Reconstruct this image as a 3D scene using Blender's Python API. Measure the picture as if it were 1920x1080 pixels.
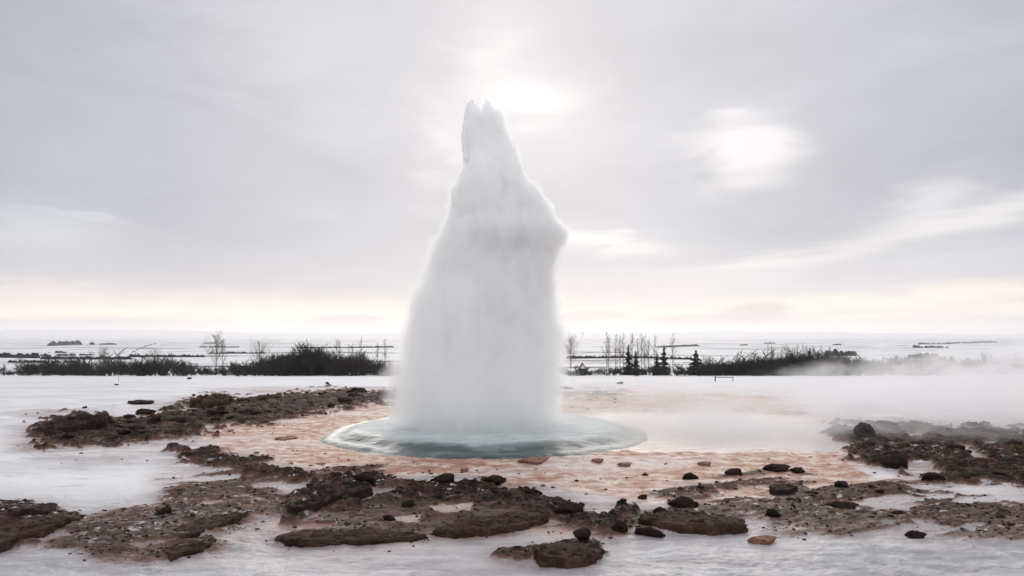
import bpy, bmesh, math, random
import numpy as np
from mathutils import Vector, Matrix

random.seed(7)
rng = np.random.default_rng(7)
for o in list(bpy.data.objects):
    bpy.data.objects.remove(o)
S = bpy.context.scene
COL = S.collection

# ------------------------------------------------------------------ camera
CAM_H, FPX, CX, HY = 2.4, 1280.0, 960.0, 637.0      # eye height, focal length / centre / horizon in photo pixels
cam_d = bpy.data.cameras.new('camera')
cam_d.sensor_width = 36; cam_d.lens = 24
cam_d.shift_y = 97 / 1920
cam_d.clip_start = 0.1; cam_d.clip_end = 60000
cam = bpy.data.objects.new('camera', cam_d)
cam.location = (0, 0, CAM_H); cam.rotation_euler = (math.radians(90), 0, 0)
COL.objects.link(cam); S.camera = cam

# ------------------------------------------------------------------ render / exposure
S.view_settings.view_transform = 'Standard'
S.view_settings.look = 'None'
S.view_settings.gamma = 1
S.view_settings.use_curve_mapping = False
S.view_settings.exposure = 0.32
cy = S.cycles
cy.use_denoising = True
try: cy.denoiser = 'OPENIMAGEDENOISE'
except Exception: pass
cy.max_bounces = 28; cy.diffuse_bounces = 8; cy.glossy_bounces = 3
cy.transmission_bounces = 4; cy.volume_bounces = 20; cy.transparent_max_bounces = 12
cy.volume_step_rate = 0.7; cy.volume_max_steps = 256
cy.sample_clamp_indirect = 6
cy.use_adaptive_sampling = True
cy.adaptive_threshold = 0.02

# ------------------------------------------------------------------ node helpers
class NT:
    def __init__(s, tree): s.t = tree; s.n = tree.nodes; s.l = tree.links
    def node(s, typ, **kw):
        n = s.n.new(typ)
        for k, v in kw.items(): setattr(n, k, v)
        return n
    def set(s, sock, v):
        if v is None: return
        if isinstance(v, bpy.types.NodeSocket): s.l.new(v, sock)
        elif isinstance(v, (tuple, list)):
            if len(sock.default_value) == 4 and len(v) == 3: v = (*v, 1)
            sock.default_value = v
        else: sock.default_value = v
    def m(s, op, a, b=None, c=None, clamp=False):
        n = s.node('ShaderNodeMath', operation=op); n.use_clamp = clamp
        s.set(n.inputs[0], a)
        if b is not None: s.set(n.inputs[1], b)
        if c is not None: s.set(n.inputs[2], c)
        return n.outputs[0]
    def vm(s, op, a, b=None):
        n = s.node('ShaderNodeVectorMath', operation=op)
        s.set(n.inputs[0], a)
        if b is not None: s.set(n.inputs[1], b)
        return n.outputs[0]
    def mix(s, f, a, b, blend='MIX'):
        n = s.node('ShaderNodeMix', data_type='RGBA', blend_type=blend); n.clamp_factor = True
        s.set(n.inputs[0], f); s.set(n.inputs[6], a); s.set(n.inputs[7], b)
        return n.outputs[2]
    def ramp(s, f, lo, hi, a=0.0, b=1.0, smooth=True):
        n = s.node('ShaderNodeMapRange', interpolation_type='SMOOTHSTEP' if smooth else 'LINEAR')
        s.set(n.inputs[0], f); n.inputs[1].default_value = lo; n.inputs[2].default_value = hi
        n.inputs[3].default_value = a; n.inputs[4].default_value = b
        return n.outputs[0]
    def noise(s, vec, scale, detail=4, rough=0.55, dist=0.0, dim='3D'):
        n = s.node('ShaderNodeTexNoise', noise_dimensions=dim)
        if vec is not None: s.l.new(vec, n.inputs['Vector'])
        n.inputs['Scale'].default_value = scale; n.inputs['Detail'].default_value = detail
        n.inputs['Roughness'].default_value = rough; n.inputs['Distortion'].default_value = dist
        return n.outputs[0]
    def attr(s, name):
        n = s.node('ShaderNodeAttribute', attribute_name=name); return n.outputs['Fac']
    def mapping(s, vec, scale=(1, 1, 1), loc=(0, 0, 0), rot=(0, 0, 0)):
        n = s.node('ShaderNodeMapping'); s.l.new(vec, n.inputs[0])
        n.inputs[1].default_value = loc; n.inputs[2].default_value = rot; n.inputs[3].default_value = scale
        return n.outputs[0]
    def sep(s, vec):
        n = s.node('ShaderNodeSeparateXYZ'); s.l.new(vec, n.inputs[0]); return n.outputs
    def comb(s, x, y, z):
        n = s.node('ShaderNodeCombineXYZ'); s.set(n.inputs[0], x); s.set(n.inputs[1], y); s.set(n.inputs[2], z)
        return n.outputs[0]

def px_dir(px, py):
    """azimuth and elevation (degrees) of a direction seen in the photograph"""
    x, z = (px - CX) / FPX, (HY - py) / FPX
    return math.degrees(math.atan(x)), math.degrees(math.atan(z / math.sqrt(1 + x * x)))

# ------------------------------------------------------------------ world: Nishita sky above a broken overcast
SUN_AZ, SUN_EL = px_dir(975, 165)
W = bpy.data.worlds.new('World'); S.world = W; W.use_nodes = True
w = NT(W.node_tree); w.n.clear()
sky = w.node('ShaderNodeTexSky', sky_type='NISHITA')
sky.sun_disc = False
sky.sun_elevation = math.radians(SUN_EL); sky.sun_rotation = math.radians(SUN_AZ)
sky.dust_density = 2.0
tc = w.node('ShaderNodeTexCoord'); D = w.vm('NORMALIZE', tc.outputs['Generated'])
dx, dy, dz = w.sep(D)
az = w.m('DEGREES', w.m('ARCTAN2', dx, dy)); el = w.m('DEGREES', w.m('ARCSINE', dz))
# cloud-deck coordinates: direction stretched so the cloud lies in long flat streaks
deck = w.comb(dx, dy, w.m('MULTIPLY', dz, 3.2))
n_big = w.noise(w.mapping(deck, loc=(3.1, 0.4, 1.7)), 2.2, 4, 0.5, 0.3)
n_mid = w.noise(w.mapping(deck, loc=(7.3, 2.2, 0.2)), 6.0, 6, 0.55, 0.6)
n_str = w.noise(w.mapping(w.comb(dx, dy, w.m('MULTIPLY', dz, 14.0)), loc=(1.3, 5, 2)), 4.0, 5, 0.55, 0.3)
waz = w.m('ADD', az, w.m('MULTIPLY', w.m('SUBTRACT', n_mid, 0.5), 10.0))
wel = w.m('ADD', el, w.m('ADD', w.m('MULTIPLY', w.m('SUBTRACT', n_str, 0.5), 2.6), w.m('MULTIPLY', w.m('SUBTRACT', n_mid, 0.5), 3.0)))
waz2 = w.m('ADD', az, w.m('MULTIPLY', w.m('SUBTRACT', n_mid, 0.5), 1.5))
wel2 = w.m('ADD', el, w.m('MULTIPLY', w.m('SUBTRACT', n_str, 0.5), 0.5))
# base tone: brighter towards the veiled sun, darker to its sides, lifted again overhead and behind
sd = Vector((math.sin(math.radians(SUN_AZ)) * math.cos(math.radians(SUN_EL)),
             math.cos(math.radians(SUN_AZ)) * math.cos(math.radians(SUN_EL)), math.sin(math.radians(SUN_EL))))
dn = w.node('ShaderNodeVectorMath', operation='DOT_PRODUCT'); w.l.new(D, dn.inputs[0]); dn.inputs[1].default_value = sd
ang = w.m('DEGREES', w.m('ARCCOSINE', dn.outputs['Value']))
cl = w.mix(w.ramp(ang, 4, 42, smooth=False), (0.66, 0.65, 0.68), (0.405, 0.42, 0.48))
cl = w.mix(w.ramp(ang, 50, 110, smooth=False), cl, (1.03, 1.04, 1.07))  # brighter unseen sky overhead and behind the camera, added to light the geyser
gain = w.m('ADD', 0.73, w.m('ADD', w.m('MULTIPLY', n_big, 0.32), w.m('MULTIPLY', n_mid, 0.26)))
cl = w.mix(1.0, cl, w.comb(gain, gain, gain), 'MULTIPLY')
# the lower sky pales and warms
low = w.ramp(wel, 9.0, 0.5)
cl = w.mix(w.m('MULTIPLY', low, 0.9), cl, (0.74, 0.68, 0.67))
band = w.m('MULTIPLY', w.ramp(wel, 4.6, 2.2), w.ramp(n_str, 0.40, 0.62))
cl = w.mix(w.m('MULTIPLY', band, 0.6), cl, (0.90, 0.81, 0.72))
def blob(px, py, sx, sy, amp, col=(1, 1, 1), rot=0.0, hard=1.0, warp=1.0):
    """a gap or wisp in the cloud, placed by direction"""
    global cl
    a0, e0 = px_dir(px, py); k = 57.3 / FPX
    qa, qe = (waz, wel) if warp else (waz2, wel2)
    u = w.m('SUBTRACT', qa, a0); v = w.m('SUBTRACT', qe, e0)
    c, s_ = math.cos(math.radians(rot)), math.sin(math.radians(rot))
    ur = w.m('DIVIDE', w.m('ADD', w.m('MULTIPLY', u, c), w.m('MULTIPLY', v, s_)), sx * k)
    vr = w.m('DIVIDE', w.m('SUBTRACT', w.m('MULTIPLY', v, c), w.m('MULTIPLY', u, s_)), sy * k)
    r2 = w.m('ADD', w.m('MULTIPLY', ur, ur), w.m('MULTIPLY', vr, vr))
    f = w.m('EXPONENT', w.m('MULTIPLY', r2, -0.5))
    if hard > 1: f = w.ramp(f, 0.5 - 0.5 / hard, 0.5 + 0.5 / hard)
    cl = w.mix(w.m('MULTIPLY', f, amp), cl, col)
blob(940, 110, 90, 120, 0.5, (0.82, 0.79, 0.82))
blob(985, 185, 62, 30, 0.85, (0.98, 0.95, 0.94))
blob(925, 100, 40, 34, 0.5, (0.92, 0.89, 0.88))
blob(840, 270, 30, 40, 0.5, (0.93, 0.88, 0.92))
blob(1385, 280, 70, 44, 0.85, (0.96, 0.915, 0.92), hard=1.25)
blob(1370, 330, 60, 18, 0.4, (0.88, 0.84, 0.85), rot=-8)
blob(1400, 207, 34, 7, 0.6, (0.95, 0.90, 0.92))
blob(1100, 440, 70, 11, 0.95, (1.02, 0.98, 0.92), rot=-4)
blob(1190, 462, 70, 12, 0.55, (0.96, 0.92, 0.88), rot=-4)
blob(1430, 492, 80, 9, 0.5, (1.02, 0.97, 0.92), rot=7)
blob(1640, 452, 190, 15, 0.42, (0.98, 0.92, 0.88), rot=12)
blob(1860, 402, 90, 12, 0.45, (0.99, 0.95, 0.91), rot=9)
blob(1735, 380, 40, 22, 0.5, (0.92, 0.89, 0.90), rot=20)
blob(1820, 478, 120, 22, 0.5, (0.68, 0.69, 0.74), rot=8)
blob(1300, 530, 260, 26, 0.5, (0.86, 0.82, 0.83))
blob(1640, 570, 330, 18, 0.8, (0.97, 0.90, 0.79), rot=2)
blob(1130, 578, 90, 9, 0.7, (0.97, 0.91, 0.80), rot=-3)
blob(330, 590, 420, 14, 0.85, (1.0, 0.92, 0.78))
blob(170, 552, 190, 14, 0.55, (0.92, 0.82, 0.75), rot=-2)
blob(660, 598, 75, 7, 0.6, (0.78, 0.75, 0.79), rot=-2)
blob(60, 430, 90, 30, 0.5, (0.76, 0.78, 0.80))
blob(140, 402, 50, 4, 0.25, (0.82, 0.83, 0.85), rot=-6)
blob(560, 90, 110, 40, 0.35, (0.74, 0.76, 0.77))
# low cloud banks lying in the bright strip above the horizon
for a_ in ((1340, 600, 110, 9), (1415, 588, 52, 13), (1440, 577, 26, 8), (1120, 592, 55, 8), (1060, 600, 40, 8), (660, 598, 60, 6), (130, 608, 170, 7)):
    blob(*a_, 0.8, (0.72, 0.635, 0.62), hard=1.8, warp=0)
blob(1350, 613, 160, 4, 0.5, (0.95, 0.87, 0.78), warp=0)
blob(640, 622, 500, 5, 0.5, (0.84, 0.77, 0.77), warp=0)
bg1 = w.node('ShaderNodeBackground'); w.l.new(sky.outputs[0], bg1.inputs[0]); bg1.inputs[1].default_value = 0.06
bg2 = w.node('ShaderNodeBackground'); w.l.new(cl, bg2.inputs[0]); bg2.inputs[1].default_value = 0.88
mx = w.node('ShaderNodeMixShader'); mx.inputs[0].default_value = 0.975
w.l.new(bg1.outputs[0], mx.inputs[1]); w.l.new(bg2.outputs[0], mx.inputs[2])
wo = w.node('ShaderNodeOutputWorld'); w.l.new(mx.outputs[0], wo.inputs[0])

sl = bpy.data.lights.new('sun', 'SUN'); sl.energy = 1.5; sl.angle = math.radians(45); sl.color = (1.0, 0.93, 0.85)
so = bpy.data.objects.new('sun', sl); COL.objects.link(so)
so.rotation_euler = (-sd).to_track_quat('-Z', 'Y').to_euler()

# ------------------------------------------------------------------ scene helpers
def tag(o, label=None, cat=None, group=None, kind=None):
    if label: o['label'] = label
    if cat: o['category'] = cat
    if group: o['group'] = group
    if kind: o['kind'] = kind
    elif label: o['kind'] = 'thing'
    return o
def link(name, me, parent=None, loc=(0, 0, 0)):
    o = bpy.data.objects.new(name, me); COL.objects.link(o)
    if parent is not None: o.parent = parent
    o.location = loc
    return o
def empty(name, loc=(0, 0, 0), rz=0, s=1):
    o = bpy.data.objects.new(name, None); COL.objects.link(o)
    o.location = loc; o.rotation_euler = (0, 0, rz); o.scale = (s, s, s); o.empty_display_size = 0.2
    return o
def mesh_np(name, V, F, mat, smooth=True):
    """V (n,3) array, F (m,k) index array"""
    me = bpy.data.meshes.new(name)
    V = np.ascontiguousarray(V, dtype=np.float32); F = np.ascontiguousarray(F, dtype=np.int32)
    m, k = F.shape
    me.vertices.add(len(V)); me.vertices.foreach_set('co', V.ravel())
    me.loops.add(m * k); me.loops.foreach_set('vertex_index', F.ravel())
    me.polygons.add(m); me.polygons.foreach_set('loop_start', np.arange(0, m * k, k, dtype=np.int32))
    me.polygons.foreach_set('loop_total', np.full(m, k, dtype=np.int32))
    me.update(calc_edges=True); me.validate()
    if smooth: me.polygons.foreach_set('use_smooth', np.ones(len(me.polygons), dtype=bool))
    if mat: me.materials.append(mat)
    return me
def add_attr(me, name, vals):
    a = me.attributes.new(name, 'FLOAT', 'POINT'); a.data.foreach_set('value', np.ascontiguousarray(vals, dtype=np.float32).ravel())
def grid_faces(nr, nc, wrap=False):
    r = np.arange(nr - 1)[:, None]; c = np.arange(nc if wrap else nc - 1)[None, :]
    c2 = (c + 1) % nc
    return np.stack([r * nc + c, r * nc + c2, (r + 1) * nc + c2, (r + 1) * nc + c], -1).reshape(-1, 4)
def copy_tree(o, parent=None):
    c = o.copy(); COL.objects.link(c)
    if parent is not None: c.parent = parent
    for ch in o.children: copy_tree(ch, c)
    return c

# ------------------------------------------------------------------ numpy noise
def _h(ix, iy, iz, seed):
    h = (ix.astype(np.int64) * 374761393 + iy.astype(np.int64) * 668265263 + iz.astype(np.int64) * 2147483647 + seed * 1274126177) & 0xFFFFFFFF
    h = ((h ^ (h >> 13)) * 1274126177) & 0xFFFFFFFF
    h = ((h ^ (h >> 16)) * 2246822519) & 0xFFFFFFFF
    return ((h ^ (h >> 15)) & 0xFFFFFF) / float(0xFFFFFF)
def vnoise2(x, y, seed=0):
    ix, iy = np.floor(x), np.floor(y); fx, fy = x - ix, y - iy
    fx = fx * fx * fx * (fx * (fx * 6 - 15) + 10); fy = fy * fy * fy * (fy * (fy * 6 - 15) + 10)
    z = np.zeros_like(ix)
    a, b = _h(ix, iy, z, seed), _h(ix + 1, iy, z, seed); c, d = _h(ix, iy + 1, z, seed), _h(ix + 1, iy + 1, z, seed)
    return (a + (b - a) * fx) * (1 - fy) + (c + (d - c) * fx) * fy
def fbm(x, y, s, oct=5, seed=0, gain=0.5, ridge=False):
    t = np.zeros_like(x, dtype=float); a = 1.0; tot = 0
    c, sn = math.cos(0.6), math.sin(0.6); X, Y = x * s, y * s
    for i in range(oct):
        n = vnoise2(X, Y, seed + i * 17)
        if ridge: n = 1 - np.abs(2 * n - 1)
        t += a * n; tot += a; a *= gain
        X, Y = (X * c - Y * sn) * 2.03 + 11.3, (X * sn + Y * c) * 2.03 - 5.7
    return t / tot
def vnoise3(x, y, z, seed=0):
    ix, iy, iz = np.floor(x), np.floor(y), np.floor(z); f = [x - ix, y - iy, z - iz]
    f = [q * q * (3 - 2 * q) for q in f]; r = 0
    for i in (0, 1):
        for j in (0, 1):
            for k in (0, 1):
                r = r + _h(ix + i, iy + j, iz + k, seed) * (f[0] if i else 1 - f[0]) * (f[1] if j else 1 - f[1]) * (f[2] if k else 1 - f[2])
    return r
def fbm3(P, s, oct=4, seed=0, gain=0.5):
    t = 0; a = 1.0; tot = 0; P = P * s
    for i in range(oct):
        t = t + a * vnoise3(P[:, 0], P[:, 1], P[:, 2], seed + i * 31); tot += a; a *= gain; P = P * 2.02 + 7.7
    return t / tot
def sstep(x, a, b):
    t = np.clip((x - a) / (b - a), 0, 1); return t * t * (3 - 2 * t)

# ------------------------------------------------------------------ terrain: profile of the land and traced ground cover
_BY = [-500, 0, 30, 40, 60, 90, 105, 150, 250, 400, 1000, 2400, 4500, 7000, 8600]
_BZ = [0, 0, 0, -.26, -1.12, -2.36, -3.0, -3.9, -5.1, -6.5, -6.6, -3.5, 17, 66, 30]
def base_z(Y): return np.interp(Y, _BY, _BZ)
def ground_xy(px, py):
    """world X, Y of the land seen at a photo pixel"""
    if py > 739: Y = CAM_H * FPX / (py - HY)
    else:
        ys = np.concatenate([np.linspace(30, 104, 800), np.geomspace(150, 6900, 3000)])
        ry = HY + (CAM_H - base_z(ys)) * FPX / ys
        i = int(np.argmin(np.abs(ry - py))); Y = float(ys[i])
    return (px - CX) / FPX * Y, Y
# outlines of ground cover, traced from the photograph and laid on the ground (photo px, py)
ROCK = [
 ([(60,797),(110,784),(165,780),(215,790),(262,786),(300,786),(335,770),(395,770),(430,752),(520,745),(600,737),(660,734),(742,735),(738,748),(660,762),(600,772),(520,788),(430,798),(378,812),(352,828),(280,834),(180,834),(75,832)], 1.0),
 ([(318,830),(380,838),(430,848),(480,852),(530,868),(580,882),(560,900),(500,888),(430,872),(360,855)], 0.9),
 ([(380,850),(470,868),(560,895),(640,885),(700,890),(640,915),(560,905),(500,915),(420,890),(340,880)], 0.72),
 ([(590,900),(640,888),(700,886),(780,890),(860,892),(940,902),(1000,915),(1070,930),(1130,955),(1150,940),(1190,935),(1200,960),(1130,985),(1090,980),(1040,960),(960,940),(880,930),(780,925),(700,930),(640,950),(560,970),(540,955)], 1.0),
 ([(560,975),(640,945),(720,930),(860,935),(1000,950),(1120,985),(1240,950),(1250,925),(1320,920),(1300,940),(1400,965),(1380,985),(1240,990),(1150,1000),(1080,985),(1030,980),(960,1000),(850,1008),(760,1018),(600,1020),(520,1008)], 0.92),
 ([(330,900),(480,900),(560,930),(600,945),(560,965),(480,970),(470,985),(430,1010),(390,1042),(300,1050),(190,1050),(90,1005),(180,970),(280,945),(300,925)], 0.92),
 ([(-80,950),(100,948),(105,963),(150,975),(140,985),(70,1008),(0,1035),(-120,1050)], 1.0),
 ([(950,1040),(1040,1022),(1080,1012),(1130,1030),(1120,1050),(1060,1055),(980,1050)], 0.8),
 ([(1570,795),(1640,797),(1760,800),(1920,808),(2080,820),(2080,945),(1920,925),(1840,905),(1750,905),(1700,885),(1640,882),(1610,862),(1590,840),(1540,812)], 1.0),
 ([(1240,925),(1330,905),(1420,890),(1560,905),(1700,905),(1920,945),(2060,960),(2060,1000),(1920,1003),(1780,1003),(1700,992),(1560,990),(1450,985),(1400,968),(1330,952)], 0.64),
 ([(1040,733),(1120,735),(1160,738),(1100,741),(1040,741)], 0.6),
 ([(355,752),(400,743),(440,748),(430,757),(380,762)], 0.85),
]
HOLES = [[(1705,868),(1740,866),(1765,890),(1720,893),(1700,885)], [(1800,838),(1830,845),(1850,868),(1835,870),(1805,850)],
         [(1830,917),(1880,912),(1960,930),(1960,948),(1900,940)], [(1695,812),(1740,815),(1720,823),(1700,820)], [(1822,828),(1870,830),(1860,838)],
         [(1640,940),(1720,948),(1700,957),(1640,950)],
         [(660,945),(700,918),(780,915),(700,935)], [(815,952),(880,950),(880,962),(830,965)], [(735,972),(790,968),(785,985),(740,985)],
         [(470,908),(530,905),(520,918),(480,918)]]
ORANGE = [([(372,815),(400,795),(520,782),(600,768),(740,748),(760,740),(1050,735),(1300,738),(1450,742),(1545,785),(1600,848),(1650,885),(1720,905),(1600,905),(1400,905),(1250,920),(1180,945),(1100,935),(1000,915),(860,898),(700,893),(600,886),(520,866),(440,848),(380,830)], 1.0),
          ([(1180,950),(1260,900),(1500,880),(1640,890),(1700,930),(1500,960),(1300,950)], 0.9),
          ([(520,985),(700,940),(900,935),(1150,950),(1230,1000),(1100,1010),(950,1005),(800,1020),(600,1022)], 0.5),
          ([(330,905),(480,905),(560,930),(480,965),(330,950)], 0.45)]
def sdf(U, V, poly):
    """signed distance to a traced outline, positive inside"""
    P = np.array(poly, float); P[:, 1] *= 2.2; Q = np.roll(P, -1, 0)
    d = np.full(U.shape, 1e9); ins = np.zeros(U.shape, bool)
    for (ax, ay), (bx, by) in zip(P, Q):
        ex, ey = bx - ax, by - ay; wx, wy = U - ax, V - ay
        t = np.clip((wx * ex + wy * ey) / (ex * ex + ey * ey + 1e-9), 0, 1)
        d = np.minimum(d, (wx - t * ex) ** 2 + (wy - t * ey) ** 2)
        if ay != by:
            c = ((ay > V) != (by > V)) & (U < (bx - ax) * (V - ay) / (by - ay) + ax)
            ins ^= c
    return np.where(ins, 1, -1) * np.sqrt(d)
POOL = (-0.66, 18.05)
STREAKY = {5, 2, 4, 9}
def cover(X, Y):
    Yc = np.maximum(Y, 4.0); z0 = base_z(Yc)
    U = CX + FPX * X / Yc; V = (HY + FPX * (CAM_H - z0) / Yc)
    near = (V > 725) & (V < 1300) & (np.abs(U - 960) < 1500)
    u = U[near]; v = V[near] * 2.2; x = X[near]; y = Y[near]
    n1 = fbm(x, y, 1.1, 5, 3) - 0.5; n2 = fbm(x, y, 4.5, 5, 9) - 0.5; n3 = fbm(x, y, 0.45, 4, 21) - 0.5
    rk = np.zeros_like(u); rl = np.zeros_like(u)
    sx, sy = x * 0.93 + y * 0.37, -x * 0.37 + y * 0.93      # along / across the flow of the crust
    ns = fbm(sx * 0.28, sy * 1.6, 1.6, 6, 33, 0.58) - 0.5
    for ri, (poly, amp) in enumerate(ROCK):
        s = sdf(u, v - (26 if ri in (1, 3) else 0), poly)
        if ri in STREAKY:
            e = sstep(s + n1 * 60 + ns * 120, -30, 35)
            k = sstep(ns * 2.2 + n2 * 0.9 + (amp - 0.5) * 0.9, -0.10, 0.26)
            rk = np.maximum(rk, e * k * 0.8); continue
        m = sstep(s + n1 * 75 + n2 * 75, -7, 13)
        if amp < 0.9:                                   # thin, patchy crust
            k = sstep(n1 * 1.1 + n2 * 1.9 + (amp - 0.5) * 1.2, -0.06, 0.16)
            m = m * k
        rk = np.maximum(rk, m); rl = np.maximum(rl, m if ri in (0, 1, 3, 8) else 0)
    for poly in HOLES:
        s = sdf(u, v, poly); rk *= 1 - sstep(s + n1 * 25 + n2 * 22, -8, 6)
    org = np.zeros_like(u)
    for poly, amp in ORANGE:
        s = sdf(u, v, poly); org = np.maximum(org, amp * sstep(s + n1 * 80 + n2 * 40, -22, 30))
    st = np.zeros_like(u)
    for poly, amp in ROCK[:10]:
        s = sdf(u, v, poly); st = np.maximum(st, amp * sstep(s + n3 * 90 + n1 * 60, -75, 10))
    R = np.zeros_like(X); O = np.zeros_like(X); T = np.zeros_like(X)
    R[near] = rk; O[near] = org; T[near] = st
    L = np.zeros_like(X); L[near] = rl
    cover.relief = L
    return R, O, T
def terrain(X, Y):
    R, O, T = cover(X, Y)
    z = base_z(Y)
    nearw = 1 - sstep(Y, 70, 100)
    z = z + (fbm(X, Y, 0.13, 4, 40) - 0.5) * 0.16 * sstep(np.abs(X - 3) + np.abs(Y - 17), 8, 25) * nearw
    z = z + (fbm(X, Y * 2.0, 0.7, 4, 41) - 0.5) * 0.07 * (1 - O) * nearw
    far = sstep(Y, 95, 200)
    z = z + (fbm(X, Y, 0.006, 3, 44) - 0.5) * 2.0 * far * (1 - sstep(Y, 2000, 5000))
    hill = sstep(Y, 3600, 7000)
    z = z + hill * ((fbm(X, Y * 0.4, 0.0005, 5, 50) - 0.5) * 110 + np.interp(X / np.maximum(Y, 1), [-.8, -.3, 0, .3, .42, .62, .8], [16, 12, 6, 26, 30, -4, -12]))
    crust = fbm(X * 0.8, Y * 1.3, 2.6, 5, 47, 0.6); cr2 = fbm(X, Y, 1.0, 3, 48)
    z = z + ((crust - 0.5) * 0.075 * sstep(cr2, 0.40, 0.60) + (fbm(X, Y, 9, 3, 49) - .5) * 0.02) * (1 - sstep(Y, 16, 30)) * (1 - O)
    # rock crust: broken, layered relief
    a = fbm(X, Y, 1.7, 6, 60, 0.55, ridge=True); b = fbm(X * 0.6 + Y * 0.2, Y, 5.5, 5, 61, 0.6); c = fbm(X, Y, 16, 3, 62)
    h = 0.10 * a + 0.065 * b
    st = 0.035; q = h / st; fl = np.floor(q); h = 0.45 * h + 0.55 * (fl + sstep(q - fl, 0.62, 1.0)) * st
    L = cover.relief * R; lump = fbm(X, Y, 2.6, 5, 66, 0.6) - 0.42
    z = z + R * (0.03 + (h - 0.05) * (0.7 + 0.45 * cover.relief) + (c - 0.5) * 0.02 + (fbm((X * 0.93 + Y * 0.37) * 0.3, (Y * 0.93 - X * 0.37) * 1.7, 2.4, 5, 68, 0.6) - 0.5) * 0.11 * (1 - cover.relief)) + L * np.maximum(lump, -0.06) * 0.19 + L * (fbm(X, Y, 9, 3, 67) - .5) * 0.05
    # silica: low ripples and shallow pits
    rip = fbm(X * 0.5, Y * 1.2, 2.6, 4, 70); pit = fbm(X, Y, 7.0, 4, 71)
    z = z + O * (1 - R) * ((rip - 0.5) * 0.07 + (pit - 0.5) * 0.045)
    d = np.hypot(X - POOL[0], Y - POOL[1])
    z = z - 0.10 * (1 - sstep(d, 3.4, 4.7))
    z = z - 0.05 * (1 - sstep(np.hypot((X - 5.5) / 6.5, (Y - 18.6) / 4.6), 0.7, 1.0)) * (1 - R)
    return z, R, O, T

# ------------------------------------------------------------------ materials
def new_mat(name):
    m = bpy.data.materials.new(name); m.use_nodes = True
    n = NT(m.node_tree); n.n.clear(); return m, n
def finish(n, bsdf=None, vol=None, disp=None):
    o = n.node('ShaderNodeOutputMaterial')
    if bsdf is not None: n.l.new(bsdf, o.inputs['Surface'])
    if vol is not None: n.l.new(vol, o.inputs['Volume'])
def pbsdf(n, col, rough, bump=None, bstr=0.3, bdist=0.02, spec=0.5, **kw):
    p = n.node('ShaderNodeBsdfPrincipled')
    n.set(p.inputs['Base Color'], col); n.set(p.inputs['Roughness'], rough); n.set(p.inputs['Specular IOR Level'], spec)
    for k, v in kw.items(): n.set(p.inputs[k.replace('_', ' ')], v)
    if bump is not None:
        b = n.node('ShaderNodeBump'); b.inputs['Strength'].default_value = bstr; b.inputs['Distance'].default_value = bdist
        n.l.new(bump, b.inputs['Height']); n.l.new(b.outputs[0], p.inputs['Normal'])
    return p.outputs[0]

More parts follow.
